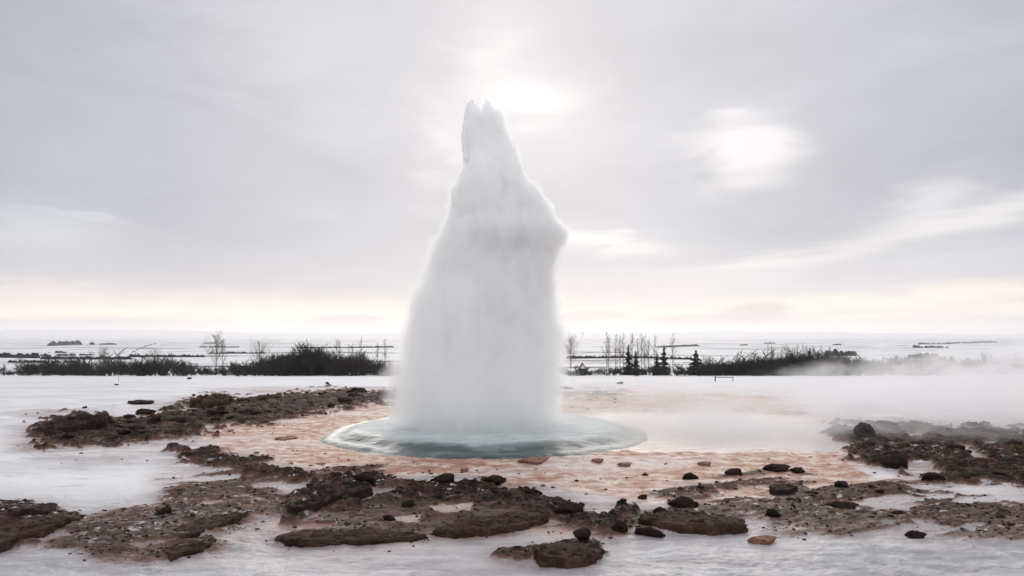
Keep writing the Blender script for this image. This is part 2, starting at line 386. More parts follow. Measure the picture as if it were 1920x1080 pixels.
def ground_material():
    m, n = new_mat('snow_silica_and_rock')
    g = n.node('ShaderNodeNewGeometry'); P = g.outputs['Position']
    R, O, T = n.attr('rock'), n.attr('silica'), n.attr('stain')
    fine = n.noise(P, 22, 6, 0.65); mid = n.noise(P, 3.5, 6, 0.6, 0.3)
    big = n.noise(n.mapping(P, scale=(0.35, 1.1, 1)), 0.55, 5, 0.55, 0.4)
    streak = n.noise(n.mapping(P, scale=(0.5, 2.2, 1), rot=(0, 0, 0.25)), 1.6, 6, 0.62, 0.6)
    y = n.sep(P)[1]
    near = n.ramp(y, 12, 8.0)
    snow = n.mix(n.ramp(big, 0.35, 0.65), (0.76, 0.75, 0.765), (0.62, 0.62, 0.645))
    mott = n.noise(n.mapping(P, scale=(0.8, 1.4, 1), rot=(0, 0, -0.2)), 3.2, 7, 0.68, 0.7)
    ice = n.mix(n.ramp(streak, 0.35, 0.65), (0.33, 0.315, 0.34), (0.52, 0.51, 0.53))
    ice = n.mix(n.m('MULTIPLY', n.ramp(mott, 0.52, 0.66), 0.6), ice, (0.25, 0.23, 0.245))
    ice = n.mix(n.m('MULTIPLY', n.ramp(mott, 0.46, 0.34), 0.7), ice, (0.54, 0.53, 0.55))
    icef = n.m('MULTIPLY', near, n.ramp(big, 0.22, 0.38, 0.35, 1.0))
    icef = n.m('MAXIMUM', icef, n.m('MULTIPLY', n.ramp(streak, 0.52, 0.66), 0.5))
    c = n.mix(icef, snow, ice)
    # dark heath and stubble showing through the snow on the far plain
    veg = n.noise(n.mapping(P, scale=(0.34, 1.0, 0.0)), 0.03, 7, 0.68, 0.4)
    veg2 = n.noise(n.mapping(P, scale=(0.3, 1.0, 0.0)), 0.008, 3, 0.5)
    c = n.mix(n.m('MULTIPLY', n.m('MULTIPLY', n.ramp(veg, 0.53, 0.57), n.ramp(veg2, 0.40, 0.52)), n.m('MULTIPLY', n.ramp(y, 118, 150), n.ramp(y, 4200, 2500))), c, (0.07, 0.065, 0.065))
    # silt stain that spreads over the ice beside the rock
    sf = n.m('MULTIPLY', T, n.ramp(n.m('ADD', n.m('MULTIPLY', streak, 0.7), n.m('MULTIPLY', fine, 0.3)), 0.33, 0.53))
    c = n.mix(n.m('MULTIPLY', sf, 0.8), c, (0.27, 0.185, 0.17))
    # silica terrace
    s1 = n.mix(n.ramp(mid, 0.42, 0.58), (0.42, 0.235, 0.16), (0.66, 0.545, 0.48))
    s1 = n.mix(n.m('MULTIPLY', n.ramp(streak, 0.46, 0.60), 0.85), s1, (0.33, 0.135, 0.075))
    s1 = n.mix(n.m('MULTIPLY', n.ramp(fine, 0.54, 0.68), 0.75), s1, (0.27, 0.12, 0.07))
    s1 = n.mix(n.m('MULTIPLY', n.ramp(big, 0.52, 0.66), 0.5), s1, (0.72, 0.67, 0.63))
    c = n.mix(O, c, s1)
    # rock crust
    rb = n.noise(P, 1.1, 4, 0.6, 0.4)
    r1 = n.mix(n.ramp(mid, 0.38, 0.64), (0.013, 0.009, 0.007), n.mix(n.ramp(rb, 0.4, 0.62), (0.027, 0.016, 0.012), (0.110, 0.050, 0.037)))
    r1 = n.mix(n.m('MULTIPLY', n.ramp(n.noise(P, 2.0, 5, 0.6, 0.5), 0.54, 0.64), 0.7), r1, (0.060, 0.045, 0.024))
    r1 = n.mix(n.m('MULTIPLY', n.ramp(fine, 0.52, 0.74), 0.7), r1, (0.155, 0.088, 0.066))
    pk = n.noise(n.mapping(P, scale=(0.7, 1.5, 1), rot=(0, 0, 0.3)), 4.5, 6, 0.66, 0.6)
    r1 = n.mix(n.m('MULTIPLY', n.ramp(pk, 0.54, 0.64), 0.65), r1, (0.22, 0.118, 0.092))
    r1 = n.mix(n.m('MULTIPLY', n.ramp(pk, 0.44, 0.36), 0.8), r1, (0.012, 0.009, 0.008))
    flow = n.noise(n.mapping(P, scale=(0.35, 2.3, 1), rot=(0, 0, -0.38)), 2.6, 6, 0.62, 0.5)
    r1 = n.mix(n.m('MULTIPLY', n.ramp(flow, 0.50, 0.60), 0.75), r1, (0.018, 0.012, 0.010))
    fr = n.noise(P, 6.5, 5, 0.6, 0.3)
    r1 = n.mix(n.m('MULTIPLY', n.m('MULTIPLY', n.ramp(fr, 0.60, 0.66), n.ramp(big, 0.44, 0.56)), n.ramp(y, 17.0, 14.0)), r1, (0.62, 0.60, 0.62))
    rr = n.mix(n.m('MULTIPLY', n.m('SUBTRACT', 1.0, R), 1.0), r1, (0.25, 0.14, 0.11))
    c = n.mix(n.ramp(n.m('ADD', R, n.m('MULTIPLY', n.m('SUBTRACT', fine, 0.5), 0.5)), 0.12, 0.5), c, rr)
    rough = n.m('ADD', 0.8, n.m('MULTIPLY', icef, -0.38))
    rough = n.m('SUBTRACT', rough, n.m('MULTIPLY', n.m('MULTIPLY', O, n.m('SUBTRACT', 1.0, R)), 0.12))
    bm = n.m('ADD', n.m('MULTIPLY', fine, 0.6), n.m('MULTIPLY', mid, 0.5))
    bm = n.m('ADD', n.m('MULTIPLY', bm, n.m('ADD', 0.45, R)), n.m('MULTIPLY', n.m('MULTIPLY', mott, near), 0.9))
    finish(n, pbsdf(n, c, rough, bm, 0.85, 0.045, spec=n.m('SUBTRACT', 0.35, n.m('MULTIPLY', R, 0.27))))
    return m
def rock_material(name, dark, light, tint=(0.19, 0.12, 0.09)):
    m, n = new_mat(name)
    tcn = n.node('ShaderNodeTexCoord'); oi = n.node('ShaderNodeObjectInfo')
    P = n.vm('ADD', tcn.outputs['Object'], n.vm('MULTIPLY', n.comb(oi.outputs['Random'], oi.outputs['Random'], 0.3), (31, 17, 5)))
    a = n.noise(P, 5, 6, 0.62, 0.3); b = n.noise(n.mapping(P, scale=(1, 1, 4)), 14, 6, 0.65)
    c = n.mix(n.ramp(a, 0.35, 0.65), dark, light)
    c = n.mix(n.m('MULTIPLY', n.ramp(b, 0.5, 0.7), 0.6), c, tint)
    finish(n, pbsdf(n, c, n.ramp(b, 0.3, 0.7, 0.75, 0.95), n.m('ADD', a, b), 0.8, 0.03, spec=0.12))
    return m
def plain_mat(name, col, rough=0.8, var=0.3, scale=6.0, spec=0.3):
    m, n = new_mat(name)
    g = n.node('ShaderNodeNewGeometry'); f = n.noise(g.outputs['Position'], scale, 4, 0.6)
    c2 = tuple(x * (1 - var) for x in col); c3 = tuple(min(1, x * (1 + var)) for x in col)
    finish(n, pbsdf(n, n.mix(n.ramp(f, 0.3, 0.7), c2, c3), rough, f, 0.3, 0.02, spec=spec)); return m
M_GROUND = ground_material()
M_ROCK = rock_material('dark_basalt', (0.012, 0.008, 0.007), (0.032, 0.018, 0.014), (0.070, 0.040, 0.029))
M_SLAB = rock_material('brown_sinter_crust', (0.019, 0.011, 0.008), (0.074, 0.038, 0.028), (0.135, 0.076, 0.057))
M_RED = rock_material('reddish_stone', (0.13, 0.055, 0.035), (0.40, 0.22, 0.16), (0.46, 0.30, 0.24))
M_TWIG = plain_mat('dark_bark', (0.034, 0.028, 0.028), 0.9)
M_TWIG2 = plain_mat('pale_grey_bark', (0.16, 0.14, 0.14), 0.9)
M_SPRUCE = plain_mat('spruce_needles', (0.012, 0.020, 0.017), 0.9)
M_HEDGE = plain_mat('leafless_hedge', (0.030, 0.029, 0.031), 0.95, 0.5, 1.5)
M_WOOD = plain_mat('weathered_wood', (0.06, 0.045, 0.04), 0.8)
M_SNOWCAP = plain_mat('snow', (0.80, 0.80, 0.83), 0.7, 0.05)

# ------------------------------------------------------------------ ground sheet
def build_ground():
    uc = np.linspace(-0.92, 0.92, 1060)
    ue = 0.92 + np.geomspace(0.01, 7, 22)
    u = np.concatenate([-ue[::-1], uc, ue])
    v = np.linspace(1.0 / 5.2, 1.0 / 60, 720)                 # even steps as the land recedes
    Y = np.concatenate([[-400, -150, -60, -25, -10, -4, 0, 2, 3.2, 4.2], 1 / v, np.geomspace(61, 8600, 150)])
    YY, UU = np.meshgrid(Y, u, indexing='ij')
    X = UU * (np.abs(YY) + 2.0)
    X = np.clip(X, -9800, 9800) + UU
    z, R, O, T = terrain(X.ravel(), YY.ravel())
    V = np.stack([X.ravel(), YY.ravel(), z], 1)
    me = mesh_np('ground', V, grid_faces(len(Y), len(u)), M_GROUND)
    add_attr(me, 'rock', R); add_attr(me, 'silica', O); add_attr(me, 'stain', T)
    tag(link('ground', me), kind='structure')
build_ground()

# distant mountains
def mountain(name, Yd, prof, depth, seed, mat, label=None):
    px = np.linspace(prof[0][0], prof[-1][0], 160); py = np.interp(px, [p[0] for p in prof], [p[1] for p in prof])
    rows = []
    ts = np.linspace(-1, 1, 21)
    for t in ts:
        yy = Yd + t * depth
        x = (px - CX) / FPX * Yd; k = np.cos(t * math.pi / 2) ** 0.8
        zt = CAM_H + (HY - py) / FPX * Yd
        zt = zt + (fbm(x + yy, x * 0.3, 1 / 300., 4, seed) - 0.5) * 30 * (zt > 40)
        z = -8 + (zt + 8) * k * (1 - 0.15 * abs(t) * fbm(x, yy * np.ones_like(x), 1 / 700., 4, seed + 1))
        rows.append(np.stack([x, yy * np.ones_like(x), z], 1))
    me = mesh_np(name, np.concatenate(rows), grid_faces(len(ts), len(px)), mat)
    tag(link(name, me), label, None, None, 'structure')
M_MT = plain_mat('snowy_mountain', (0.66, 0.64, 0.67), 0.9, 0.12, 0.004)
mountain('distant_hills', 9200, [(-500,634),(-250,628),(-50,622),(60,618),(180,620),(260,622),(330,624),(420,627),(560,634)], 600, 15, M_MT)

# ------------------------------------------------------------------ rocks
def rock_mesh(name, seed, flat, mat, sub=4, rough=0.5, layered=0.0):
    bm = bmesh.new(); bmesh.ops.create_icosphere(bm, subdivisions=sub, radius=1.0)
    P = np.array([v.co[:] for v in bm.verts])
    n = fbm3(P + seed * 3.1, 1.5, 6, seed, 0.66) - 0.5
    ch = fbm3(P * 1.0 + seed * 9.7, 0.7, 2, seed + 5) - 0.5
    r = 1 + n * rough * 2.6 + ch * 0.8
    Q = P * r[:, None]
    # cleave with a few planes for angular faces
    rs = np.random.default_rng(seed)
    for _ in range(7):
        d = rs.normal(size=3); d /= np.linalg.norm(d); k = rs.uniform(0.62, 0.95)
        s = Q @ d; Q -= np.outer(np.maximum(s - k, 0) * 0.85, d)
    Q += P * ((fbm3(Q, 7, 3, seed + 8) - 0.5) * 0.14)[:, None]
    Q[:, 2] *= flat
    if layered:
        q = Q[:, 2] / layered; Q[:, :2] *= (1 + 0.10 * (np.abs((q % 1) - 0.5) - 0.25))[:, None]
    Q[:, 0] /= np.abs(Q[:, 0]).max(); Q[:, 1] /= np.abs(Q[:, 1]).max()
    F = np.array([[v.index for v in f.verts] for f in bm.faces]); bm.free()
    return mesh_np(name, Q, F, mat, smooth=False)
ROCKS = [rock_mesh('rock', 11 + i, f, M_ROCK, 3, 0.55) for i, f in enumerate([0.55, 0.45, 0.4, 0.6, 0.35, 0.5, 0.45, 0.5])]
ROCKS_HI = [rock_mesh('rock', 31 + i, f, M_ROCK, 4, 0.6) for i, f in enumerate([0.6, 0.5, 0.4, 0.65])]
FLATS = [rock_mesh('flat_rock', 51 + i, 0.32, M_SLAB, 4, 0.6, 0.12) for i in range(3)]
RED = rock_mesh('rock', 77, 0.5, M_RED, 4, 0.45)
def zat(x, y): return float(terrain(np.array([x]), np.array([y]))[0][0])
def put_rock(px, py, wpx, hpx, label, cat='rock', me=None, rz=None, name='rock', depth=1.0, tilt=0.0, z=None, group=None):
    """px: centre, py: foot line in the photo, size in photo pixels"""
    x, y = ground_xy(px, py)
    k = y / FPX; hw = wpx * k / 2; hh = hpx * k
    me = me or random.choice(ROCKS_HI)
    o = link(name, me)
    zs = [v.co.z for v in me.vertices] if 'zr' not in me else None
    if zs: me['zr'] = max(zs)
    sz = hh / (me['zr'] * 1.9)
    y2 = y + hw * depth * 0.7
    zz = zat(x, y2) if z is None else z
    o.location = (x * y2 / y, y2, zz + hh * 0.22)
    o.scale = (hw, hw * depth, sz)
    o.rotation_euler = (random.uniform(-.08, .08), tilt, rz if rz is not None else random.uniform(-0.5, 0.5))
    return tag(o, label, cat, group)
NR = [
 (1450, 976, 28, 20, 'small dark block-shaped rock at the snow edge right of centre', 0),
 (1716, 1012, 40, 17, 'dark rounded rock alone on the snow, lower right', 2),
 (1295, 900, 34, 19, 'dark rock on the orange terrace, first of a row right of the pool', 0),
 (1376, 896, 36, 15, 'low dark rock on the orange terrace, second of the row right of the pool', 1),
 (1455, 886, 56, 17, 'wide low dark rock third in the row on the orange terrace', 2),
 (1496, 887, 30, 13, 'short blocky dark rock touching the wide one on the terrace', 3),
 (1622, 830, 56, 34, 'large rounded rock at the left tip of the right rock field, half in steam', 3),
 (1672, 882, 70, 26, 'low brown hump of rock beside the bright pool in the right field', 1),
 (1577, 920, 34, 14, 'dark rock behind the long flat slab, right of the pale gap', 2),
 (1576, 956, 70, 17, 'long low dark rock lying among the brown crust, lower right', 2),
 (1752, 908, 44, 20, 'dark rock below the pool on the right rock field', 0),
 (1284, 946, 76, 36, 'big dark rock with a humped back right of the dark rubble rim', 3),
 (1220, 1008, 64, 22, 'rounded brown rock at the ice edge right of centre', 0),
 (1164, 1002, 40, 28, 'rounded brown rock just left of the one at the ice edge', 3),
 (1238, 972, 34, 20, 'pointed dark rock on the left end of the right-hand slab', 0),
 (765, 956, 28, 15, 'small dark cube-like rock on the brown crust, upper of two', 1),
 (731, 985, 24, 15, 'small dark rock beside a puddle on the brown crust, lower of two', 0),
 (273, 779, 40, 15, 'dark rock alone on the snow above the left ridge', 2),
 (1205, 936, 20, 10, 'small rock on pink silt right of the dark rubble', 1),
 (930, 905, 60, 22, 'dark jagged rock crowning the rubble rim below the geyser', 3),
 (685, 905, 50, 26, 'pointed dark rock at the left end of the rubble rim', 0),
 (835, 908, 52, 18, 'dark rock on the rubble rim left of centre', 1),
 (1000, 928, 48, 22, 'dark lumpy rock on the rubble rim right of the jagged one', 0),
 (1070, 962, 90, 34, 'big dark crumbly rock at the right end of the rubble rim', 3),
 (190, 802, 56, 24, 'brown rock at the right end of the upturned left slab', 0),
 (308, 975, 40, 16, 'small dark rock on the streaked brown ground, lower left', 1),
 (614, 721, 8, 6, 'small dark stone on the far snow left of the geyser', 0),
 (355, 711, 10, 5, 'small dark stone on the far snow bank, left', 2),
 (1163, 721, 14, 6, 'small dark stone on the far snow right of the geyser', 1),
 (218, 722, 9, 4, 'tiny flat stone on the far snow near a thin post', 2),
 (159, 768, 12, 5, 'small dark stone on the snow above the upturned left slab', 1),
 (535, 826, 44, 8, 'flat rusty stone lying on the orange silica left of the pool', 1),
 (600, 872, 20, 6, 'small rusty stone on the orange silica near the left crust', 2),
 (1003, 869, 70, 8, 'long flat rusty stone just below the pool rim', 2),
 (1121, 869, 26, 8, 'small rusty stone below the right part of the pool rim', 1),
 (1172, 876, 30, 8, 'rusty stone right of the small one below the pool rim', 0),
 (872, 885, 18, 7, 'small rusty pebble-like rock on the terrace below the pool', 0),
 (1210, 893, 14, 8, 'small brown rock at the middle of the terrace right of the pool', 3),
 (1322, 876, 30, 9, 'rusty rock on the terrace in front of the steaming shallows', 1),
]
for px, py, ww, hh, lab, k in NR:
    if 'rubble rim' in lab: py += 12; hh *= 0.8; ww *= 0.85
    rusty = 'rusty' in lab
    put_rock(px, py, ww, hh, lab, me=(RED if rusty else ROCKS_HI[k]), depth=0.8 if ww < 60 else 0.6)
put_rock(1432, 1020, 62, 16, 'reddish orange stone half sunk in the pale ice', me=RED, depth=0.6, rz=0.2)

# slabs with traced outlines: a broken plate of crust, undercut at the edge
def slab(outline, thick, label, rise=0.0, seed=0, mat=None, slope=(0, 0), lift=0.0):
    P = np.array([ground_xy(a, b) for a, b in outline]); c = P.mean(0)
    # resample outline
    seg = np.linalg.norm(np.roll(P, -1, 0) - P, axis=1); tot = seg.sum(); N = 220
    cum = np.concatenate([[0], np.cumsum(seg)]); s = np.linspace(0, tot, N, endpoint=False)
    PP = np.vstack([P, P[:1]]); B = np.stack([np.interp(s, cum, PP[:, 0]), np.interp(s, cum, PP[:, 1])], 1)
    jag = (fbm(B[:, 0], B[:, 1], 3.0, 5, seed + 3, 0.6) - 0.5)
    dirv = B - c; L = np.linalg.norm(dirv, axis=1, keepdims=True); B = B + dirv / L * jag[:, None] * min(0.35, L.mean() * 0.35)
    rings = [(1.0, -0.10), (0.985, 0.05), (0.995, 0.25), (0.97, 0.42), (0.985, 0.62), (0.955, 0.82), (0.94, 0.97)] + [(q, 1.0) for q in np.linspace(0.90, 0.0, 42)]
    V = []
    for q, t in rings:
        xy = c + (B - c) * q
        base = slope[0] * (xy[:, 0] - c[0]) + slope[1] * (xy[:, 1] - c[1])
        top = (fbm(xy[:, 0], xy[:, 1], 2.0, 6, seed, 0.58, ridge=True) - 0.5) * thick * 0.75 + (fbm(xy[:, 0], xy[:, 1], 11, 4, seed + 1, 0.6) - 0.5) * thick * 0.5
        st = thick * 0.28; k = top / st; f = np.floor(k); top = 0.4 * top + 0.6 * (f + sstep(k - f, 0.7, 1)) * st
        z = (thick + top * min(1, max(0, t) * 1.2) + base) * t if t > 0 else -0.12 * np.ones(N)
        jx = (fbm(xy[:, 0] + t * 9, xy[:, 1], 9, 3, seed + 7) - 0.5) * 0.05 * (1 if t < 1 else 0.3)
        xy = xy + (B - c) / L * jx[:, None]
        V.append(np.concatenate([xy, (z + rise * 0)[:, None]], 1))
    V = np.concatenate(V); z0 = zat(*c)
    V[:, 0] -= c[0]; V[:, 1] -= c[1]
    me = mesh_np('rock_slab', V, grid_faces(len(rings), N, True), mat or M_SLAB)
    o = link('rock_slab', me, loc=(c[0], c[1], base_z(c[1]) + lift)); tag(o, label, 'rock slab')
    return o
slab([(512,1013),(540,1003),(600,1000),(660,996),(740,1003),(800,1010),(770,1019),(690,1022),(600,1024),(540,1022)], 0.06, 'thin brown slab with a pointed left tip, bottom centre-left on the ice', seed=101)
slab([(815,1004),(850,990),(920,978),(990,972),(1028,975),(1020,988),(980,998),(920,1006),(850,1012)], 0.09, 'brown slab with an undercut dark edge, below the centre rubble', seed=102)
slab([(1195,985),(1240,970),(1290,972),(1340,975),(1400,988),(1398,998),(1330,1003),(1250,1000)], 0.10, 'brown slab right of centre meeting the white ice', seed=103)
slab([(1000,1052),(1030,1036),(1070,1030),(1110,1036),(1135,1050),(1110,1062),(1060,1066),(1015,1060)], 0.10, 'lone brown slab on the ice, bottom centre, a stone on top', seed=104)
put_rock(1092, 1030, 40, 18, 'small dark stone perched on the lone bottom slab', me=ROCKS_HI[1], z=0.13)
put_rock(1113, 1048, 46, 22, 'dark knob of rock at the right end of the lone bottom slab', me=ROCKS_HI[3], z=0.03)
slab([(0,962),(30,955),(100,955),(108,962),(95,972),(30,975),(-10,972)], 0.10, 'dark flat-topped slab at the left edge, upper one', seed=105, mat=M_ROCK)
slab([(-60,1010),(0,990),(60,985),(120,980),(150,984),(120,997),(60,1015),(0,1038),(-80,1060)], 0.11, 'long brown slab with a dark undercut edge at the bottom left corner', seed=106)
slab([(62,812),(110,797),(160,790),(205,797),(200,808),(150,814),(100,818)], 0.20, 'upturned dark slab at the far left end of the ridge', seed=107, mat=M_ROCK, slope=(0.12, 0.05))
slab([(355,766),(372,757),(410,752),(438,755),(430,764),(395,769)], 0.28, 'smooth brown slab on the snow above the left ridge', seed=108)
slab([(240,756),(262,753),(288,754),(285,757),(255,758)], 0.07, 'thin dark slab lying flat on the far left snow', seed=109, mat=M_ROCK)
slab([(440,753),(480,748),(530,744),(528,748),(470,754)], 0.12, 'long narrow slab on the snow behind the left ridge', seed=110)
slab([(350,774),(372,771),(400,776),(385,778)], 0.10, 'short dark slab at the upper edge of the left ridge', seed=111, mat=M_ROCK)
slab([(535,968),(600,948),(660,930),(690,922),(700,930),(660,945),(600,962),(545,975)], 0.14, 'long dark ridge slab rising to the right above the ice, left of centre', seed=112, mat=M_ROCK)
slab([(1445,925),(1470,915),(1496,922),(1480,930),(1455,930)], 0.09, 'tilted dark slab on orange silt right of the pool', seed=113, mat=M_ROCK)
slab([(320,1005),(370,985),(430,975),(470,970),(440,985),(400,1003),(340,1018)], 0.08, 'streaked brown slab curving down to the left, lower left', seed=114)
slab([(300,1040),(350,1020),(400,1010),(405,1022),(380,1040),(320,1050)], 0.06, 'lowest curved brown slab beside the ice, lower left', seed=115)

# loose rocks over the rock fields
def scatter(region, n, smin, smax, label, group, seed, wmin=0.5, meshes=None, gamma=2.2):
    rs = random.Random(seed); us = [p[0] for p in region]; vs = [p[1] for p in region]
    cand = []
    while len(cand) < n * 12:
        a, b = rs.uniform(min(us), max(us)), rs.uniform(min(vs), max(vs)); cand.append(ground_xy(a, b) + (a, b))
    A = np.array(cand); ins = sdf(A[:, 2], A[:, 3] * 2.2, region) > 0
    A = A[ins]; z, R, O, T = terrain(A[:, 0], A[:, 1]); k = R > wmin; A = A[k]; z = z[k]
    for (x, y, a, b), zz in list(zip(A, z))[:n]:
        s = (smin + (smax - smin) * rs.random() ** gamma) * y / FPX / 2
        o = link('rock', rs.choice(meshes or ROCKS)); o.location = (x, y, zz + s * 0.12)
        o.scale = (s, s * rs.uniform(0.6, 1.0), s * rs.uniform(0.6, 1.05)); o.rotation_euler = (rs.uniform(-.2, .2), rs.uniform(-.2, .2), rs.uniform(0, 6.28))
        kx = (a - min(us)) / (max(us) - min(us)); ky = (b - min(vs)) / (max(vs) - min(vs)); big_ = s * 2 * FPX / y > smin + (smax - smin) * 0.28
        tag(o, ('larger ' if big_ else 'small ') + label + (', its left part' if kx < .33 else ', its middle' if kx < .66 else ', its right part') + (' at the back' if ky < .5 else ' at the front'), 'rock', group)
scatter(ROCK[0][0], 70, 10, 34, 'rock in the rubble ridge on the left', 'rocks in the left ridge', 1)
scatter(ROCK[1][0], 18, 8, 22, 'rock on the crust left of the silica', 'rocks on the left crust edge', 2)
scatter([(a, b + 12) for a, b in ROCK[3][0]], 62, 8, 27, 'rock in the foreground rubble rim', 'rocks in the foreground rim', 3)
scatter(ROCK[8][0], 72, 10, 40, 'rock in the crowded right rock field', 'rocks in the right field', 4)
scatter(ROCK[9][0], 34, 8, 26, 'rock on the flat lower right crust', 'rocks on the lower right crust', 5, 0.2)

# gravel: uncountable stones, one mesh
def gravel():
    rs = np.random.default_rng(5); bm = bmesh.new(); bmesh.ops.create_icosphere(bm, subdivisions=1, radius=1.0)
    P0 = np.array([v.co[:] for v in bm.verts]); F0 = np.array([[v.index for v in f.verts] for f in bm.faces]); bm.free()
    N = 60000
    v = rs.uniform(735, 1060, N); u = rs.uniform(-60, 1980, N)
    Yc = CAM_H * FPX / np.maximum(v - HY, 102); X = (u - CX) / FPX * Yc
    z, R, O, T = terrain(X, Yc)
    p = np.clip(R * 1.0, 0, 1) * 0.30 + O * (1 - R) * 0.035 * (fbm(X, Yc, 0.9, 3, 90) > 0.5) + T * (1 - R) * 0.03
    d = np.hypot(X - POOL[0], Yc - POOL[1]); p[d < 4.9] = 0; p[(np.hypot((X - 5.5) / 6.5, (Yc - 18.6) / 4.6) < 1)] *= 0.1
    k = rs.random(N) < p; X, Yc, z = X[k], Yc[k], z[k]; n = len(X)
    s = (1.2 + 5.5 * rs.random(n) ** 3) * Yc / FPX / 1.6
    V = P0[None] * (0.75 + 0.5 * rs.random((n, len(P0), 1)))
    V = V * np.stack([s * rs.uniform(.8, 1.5, n), s * rs.uniform(.7, 1.2, n), s * rs.uniform(.4, .8, n)], 1)[:, None, :]
    V = V + np.stack([X, Yc, z + s * 0.1], 1)[:, None, :]
    F = F0[None] + (np.arange(n) * len(P0))[:, None, None]
    me = mesh_np('gravel', V.reshape(-1, 3), F.reshape(-1, 3), M_SLAB, smooth=False)
    tag(link('gravel', me), 'brown gravel and crumbs of crust strewn over the rock and silica', 'gravel', None, 'stuff')
gravel()

# ------------------------------------------------------------------ water
def water_mat(name, deep, rough, foam):
    m, n = new_mat(name)
    g = n.node('ShaderNodeNewGeometry'); P = g.outputs['Position']
    a = n.noise(n.mapping(P, scale=(0.7, 1.6, 1)), 2.4, 6, 0.6, 0.8); b = n.noise(P, 9, 5, 0.6, 0.5)
    c = n.mix(n.m('MULTIPLY', n.ramp(a, 0.50, 0.68), foam), deep, (0.62, 0.67, 0.68))
    c = n.mix(n.m('MULTIPLY', n.ramp(b, 0.66, 0.74), foam), c, (0.75, 0.78, 0.79))
    if name.startswith('teal'): c = n.mix(n.m('MULTIPLY', n.attr('aerated_sheen'), 0.8), c, n.mix(n.ramp(a, 0.35, 0.65), (0.46, 0.53, 0.53), (0.68, 0.71, 0.71)))  # froth, with sky sheen and steam veil painted into the pale tone
    if name.startswith('teal'): c = n.mix(n.m('MULTIPLY', n.attr('thin'), 0.85), c, n.mix(n.ramp(b, 0.4, 0.62), (0.52, 0.36, 0.27), (0.30, 0.27, 0.22)))
    if name.startswith('milky'): c = n.mix(n.attr('edge'), c, n.mix(n.ramp(a, 0.4, 0.6), (0.36, 0.22, 0.16), (0.56, 0.42, 0.35)))
    spec_ = 0.22 if name.startswith('teal') else 0.4
    if name.startswith('teal'): rough = n.m('ADD', rough, n.m('MULTIPLY', n.attr('aerated_sheen'), 0.35))
    finish(n, pbsdf(n, c, rough, n.m('ADD', n.m('MULTIPLY', a, 1.0), n.m('MULTIPLY', b, 0.35)), 0.35, 0.08, spec=spec_)); return m
M_POOL = water_mat('teal_hot_water', (0.050, 0.076, 0.079), 0.30, 0.22)
M_SHALLOW = water_mat('milky_shallow_water', (0.42, 0.38, 0.36), 0.35, 0.25)
def pool():
    nr, na = 150, 640; r = np.linspace(0, 5.1, nr); t = np.linspace(0, 2 * np.pi, na, endpoint=False)
    RR, TT = np.meshgrid(r, t, indexing='ij')
    wob = 1 + (fbm(np.cos(TT) * 2, np.sin(TT) * 2, 1.2, 3, 7) - 0.5) * 0.10
    q = RR / wob; X = POOL[0] + RR * np.cos(TT); Y = POOL[1] + RR * np.sin(TT)
    z = 0.14 * (1 - sstep(q, 3.3, 3.95))
    z += 0.03 * (1 - sstep(q, 4.0, 4.3)) - 0.07 * sstep(q, 3.98, 4.5)
    z += (fbm(X, Y * 1.5, 2.2, 4, 81) - 0.5) * 0.028 * (1 - sstep(q, 3.9, 4.6)) + (fbm(X * 0.6, Y, 7, 3, 82) - 0.5) * 0.016 * sstep(q, 3.2, 3.8) * (1 - sstep(q, 4.3, 4.7))
    V = np.stack([X, Y, z], -1).reshape(-1, 3)
    me = mesh_np('hot_spring_pool', V, grid_faces(nr, na, True), M_POOL); add_attr(me, 'thin', sstep(q.ravel() + (fbm(X, Y, 2.0, 4, 86).ravel() - .5) * 0.8 - 0.45 * np.cos(TT.ravel() + 1.6), 3.8, 4.4)); add_attr(me, 'aerated_sheen', 1 - sstep(q.ravel() + (fbm(X, Y, 1.2, 4, 85).ravel() - .5) * 0.8, 3.0, 3.65))
    tag(link('hot_spring_pool', me), kind='structure')
    nr, na = 60, 300; r = np.linspace(0, 1.05, nr); RR, TT = np.meshgrid(r, t[::2][:na], indexing='ij')
    t2 = np.linspace(0, 2 * np.pi, na, endpoint=False); RR, TT = np.meshgrid(r, t2, indexing='ij')
    wob = 1 + (fbm(np.cos(TT) * 3, np.sin(TT) * 3, 1.0, 4, 8) - 0.5) * 0.3
    X = 5.6 + 6.6 * RR * wob * np.cos(TT); Y = 18.6 + 4.6 * RR * wob * np.sin(TT)
    eg = sstep(RR.ravel() + (fbm(X, Y, 1.3, 4, 88).ravel() - .5) * 0.5, 0.62, 0.98)
    me = mesh_np('shallow_water', np.stack([X, Y, -0.012 + (fbm(X, Y, 1.5, 3, 83) - 0.5) * 0.012], -1).reshape(-1, 3), grid_faces(nr, na, True), M_SHALLOW)
    add_attr(me, 'edge', eg)
    tag(link('shallow_water', me), kind='structure')
pool()

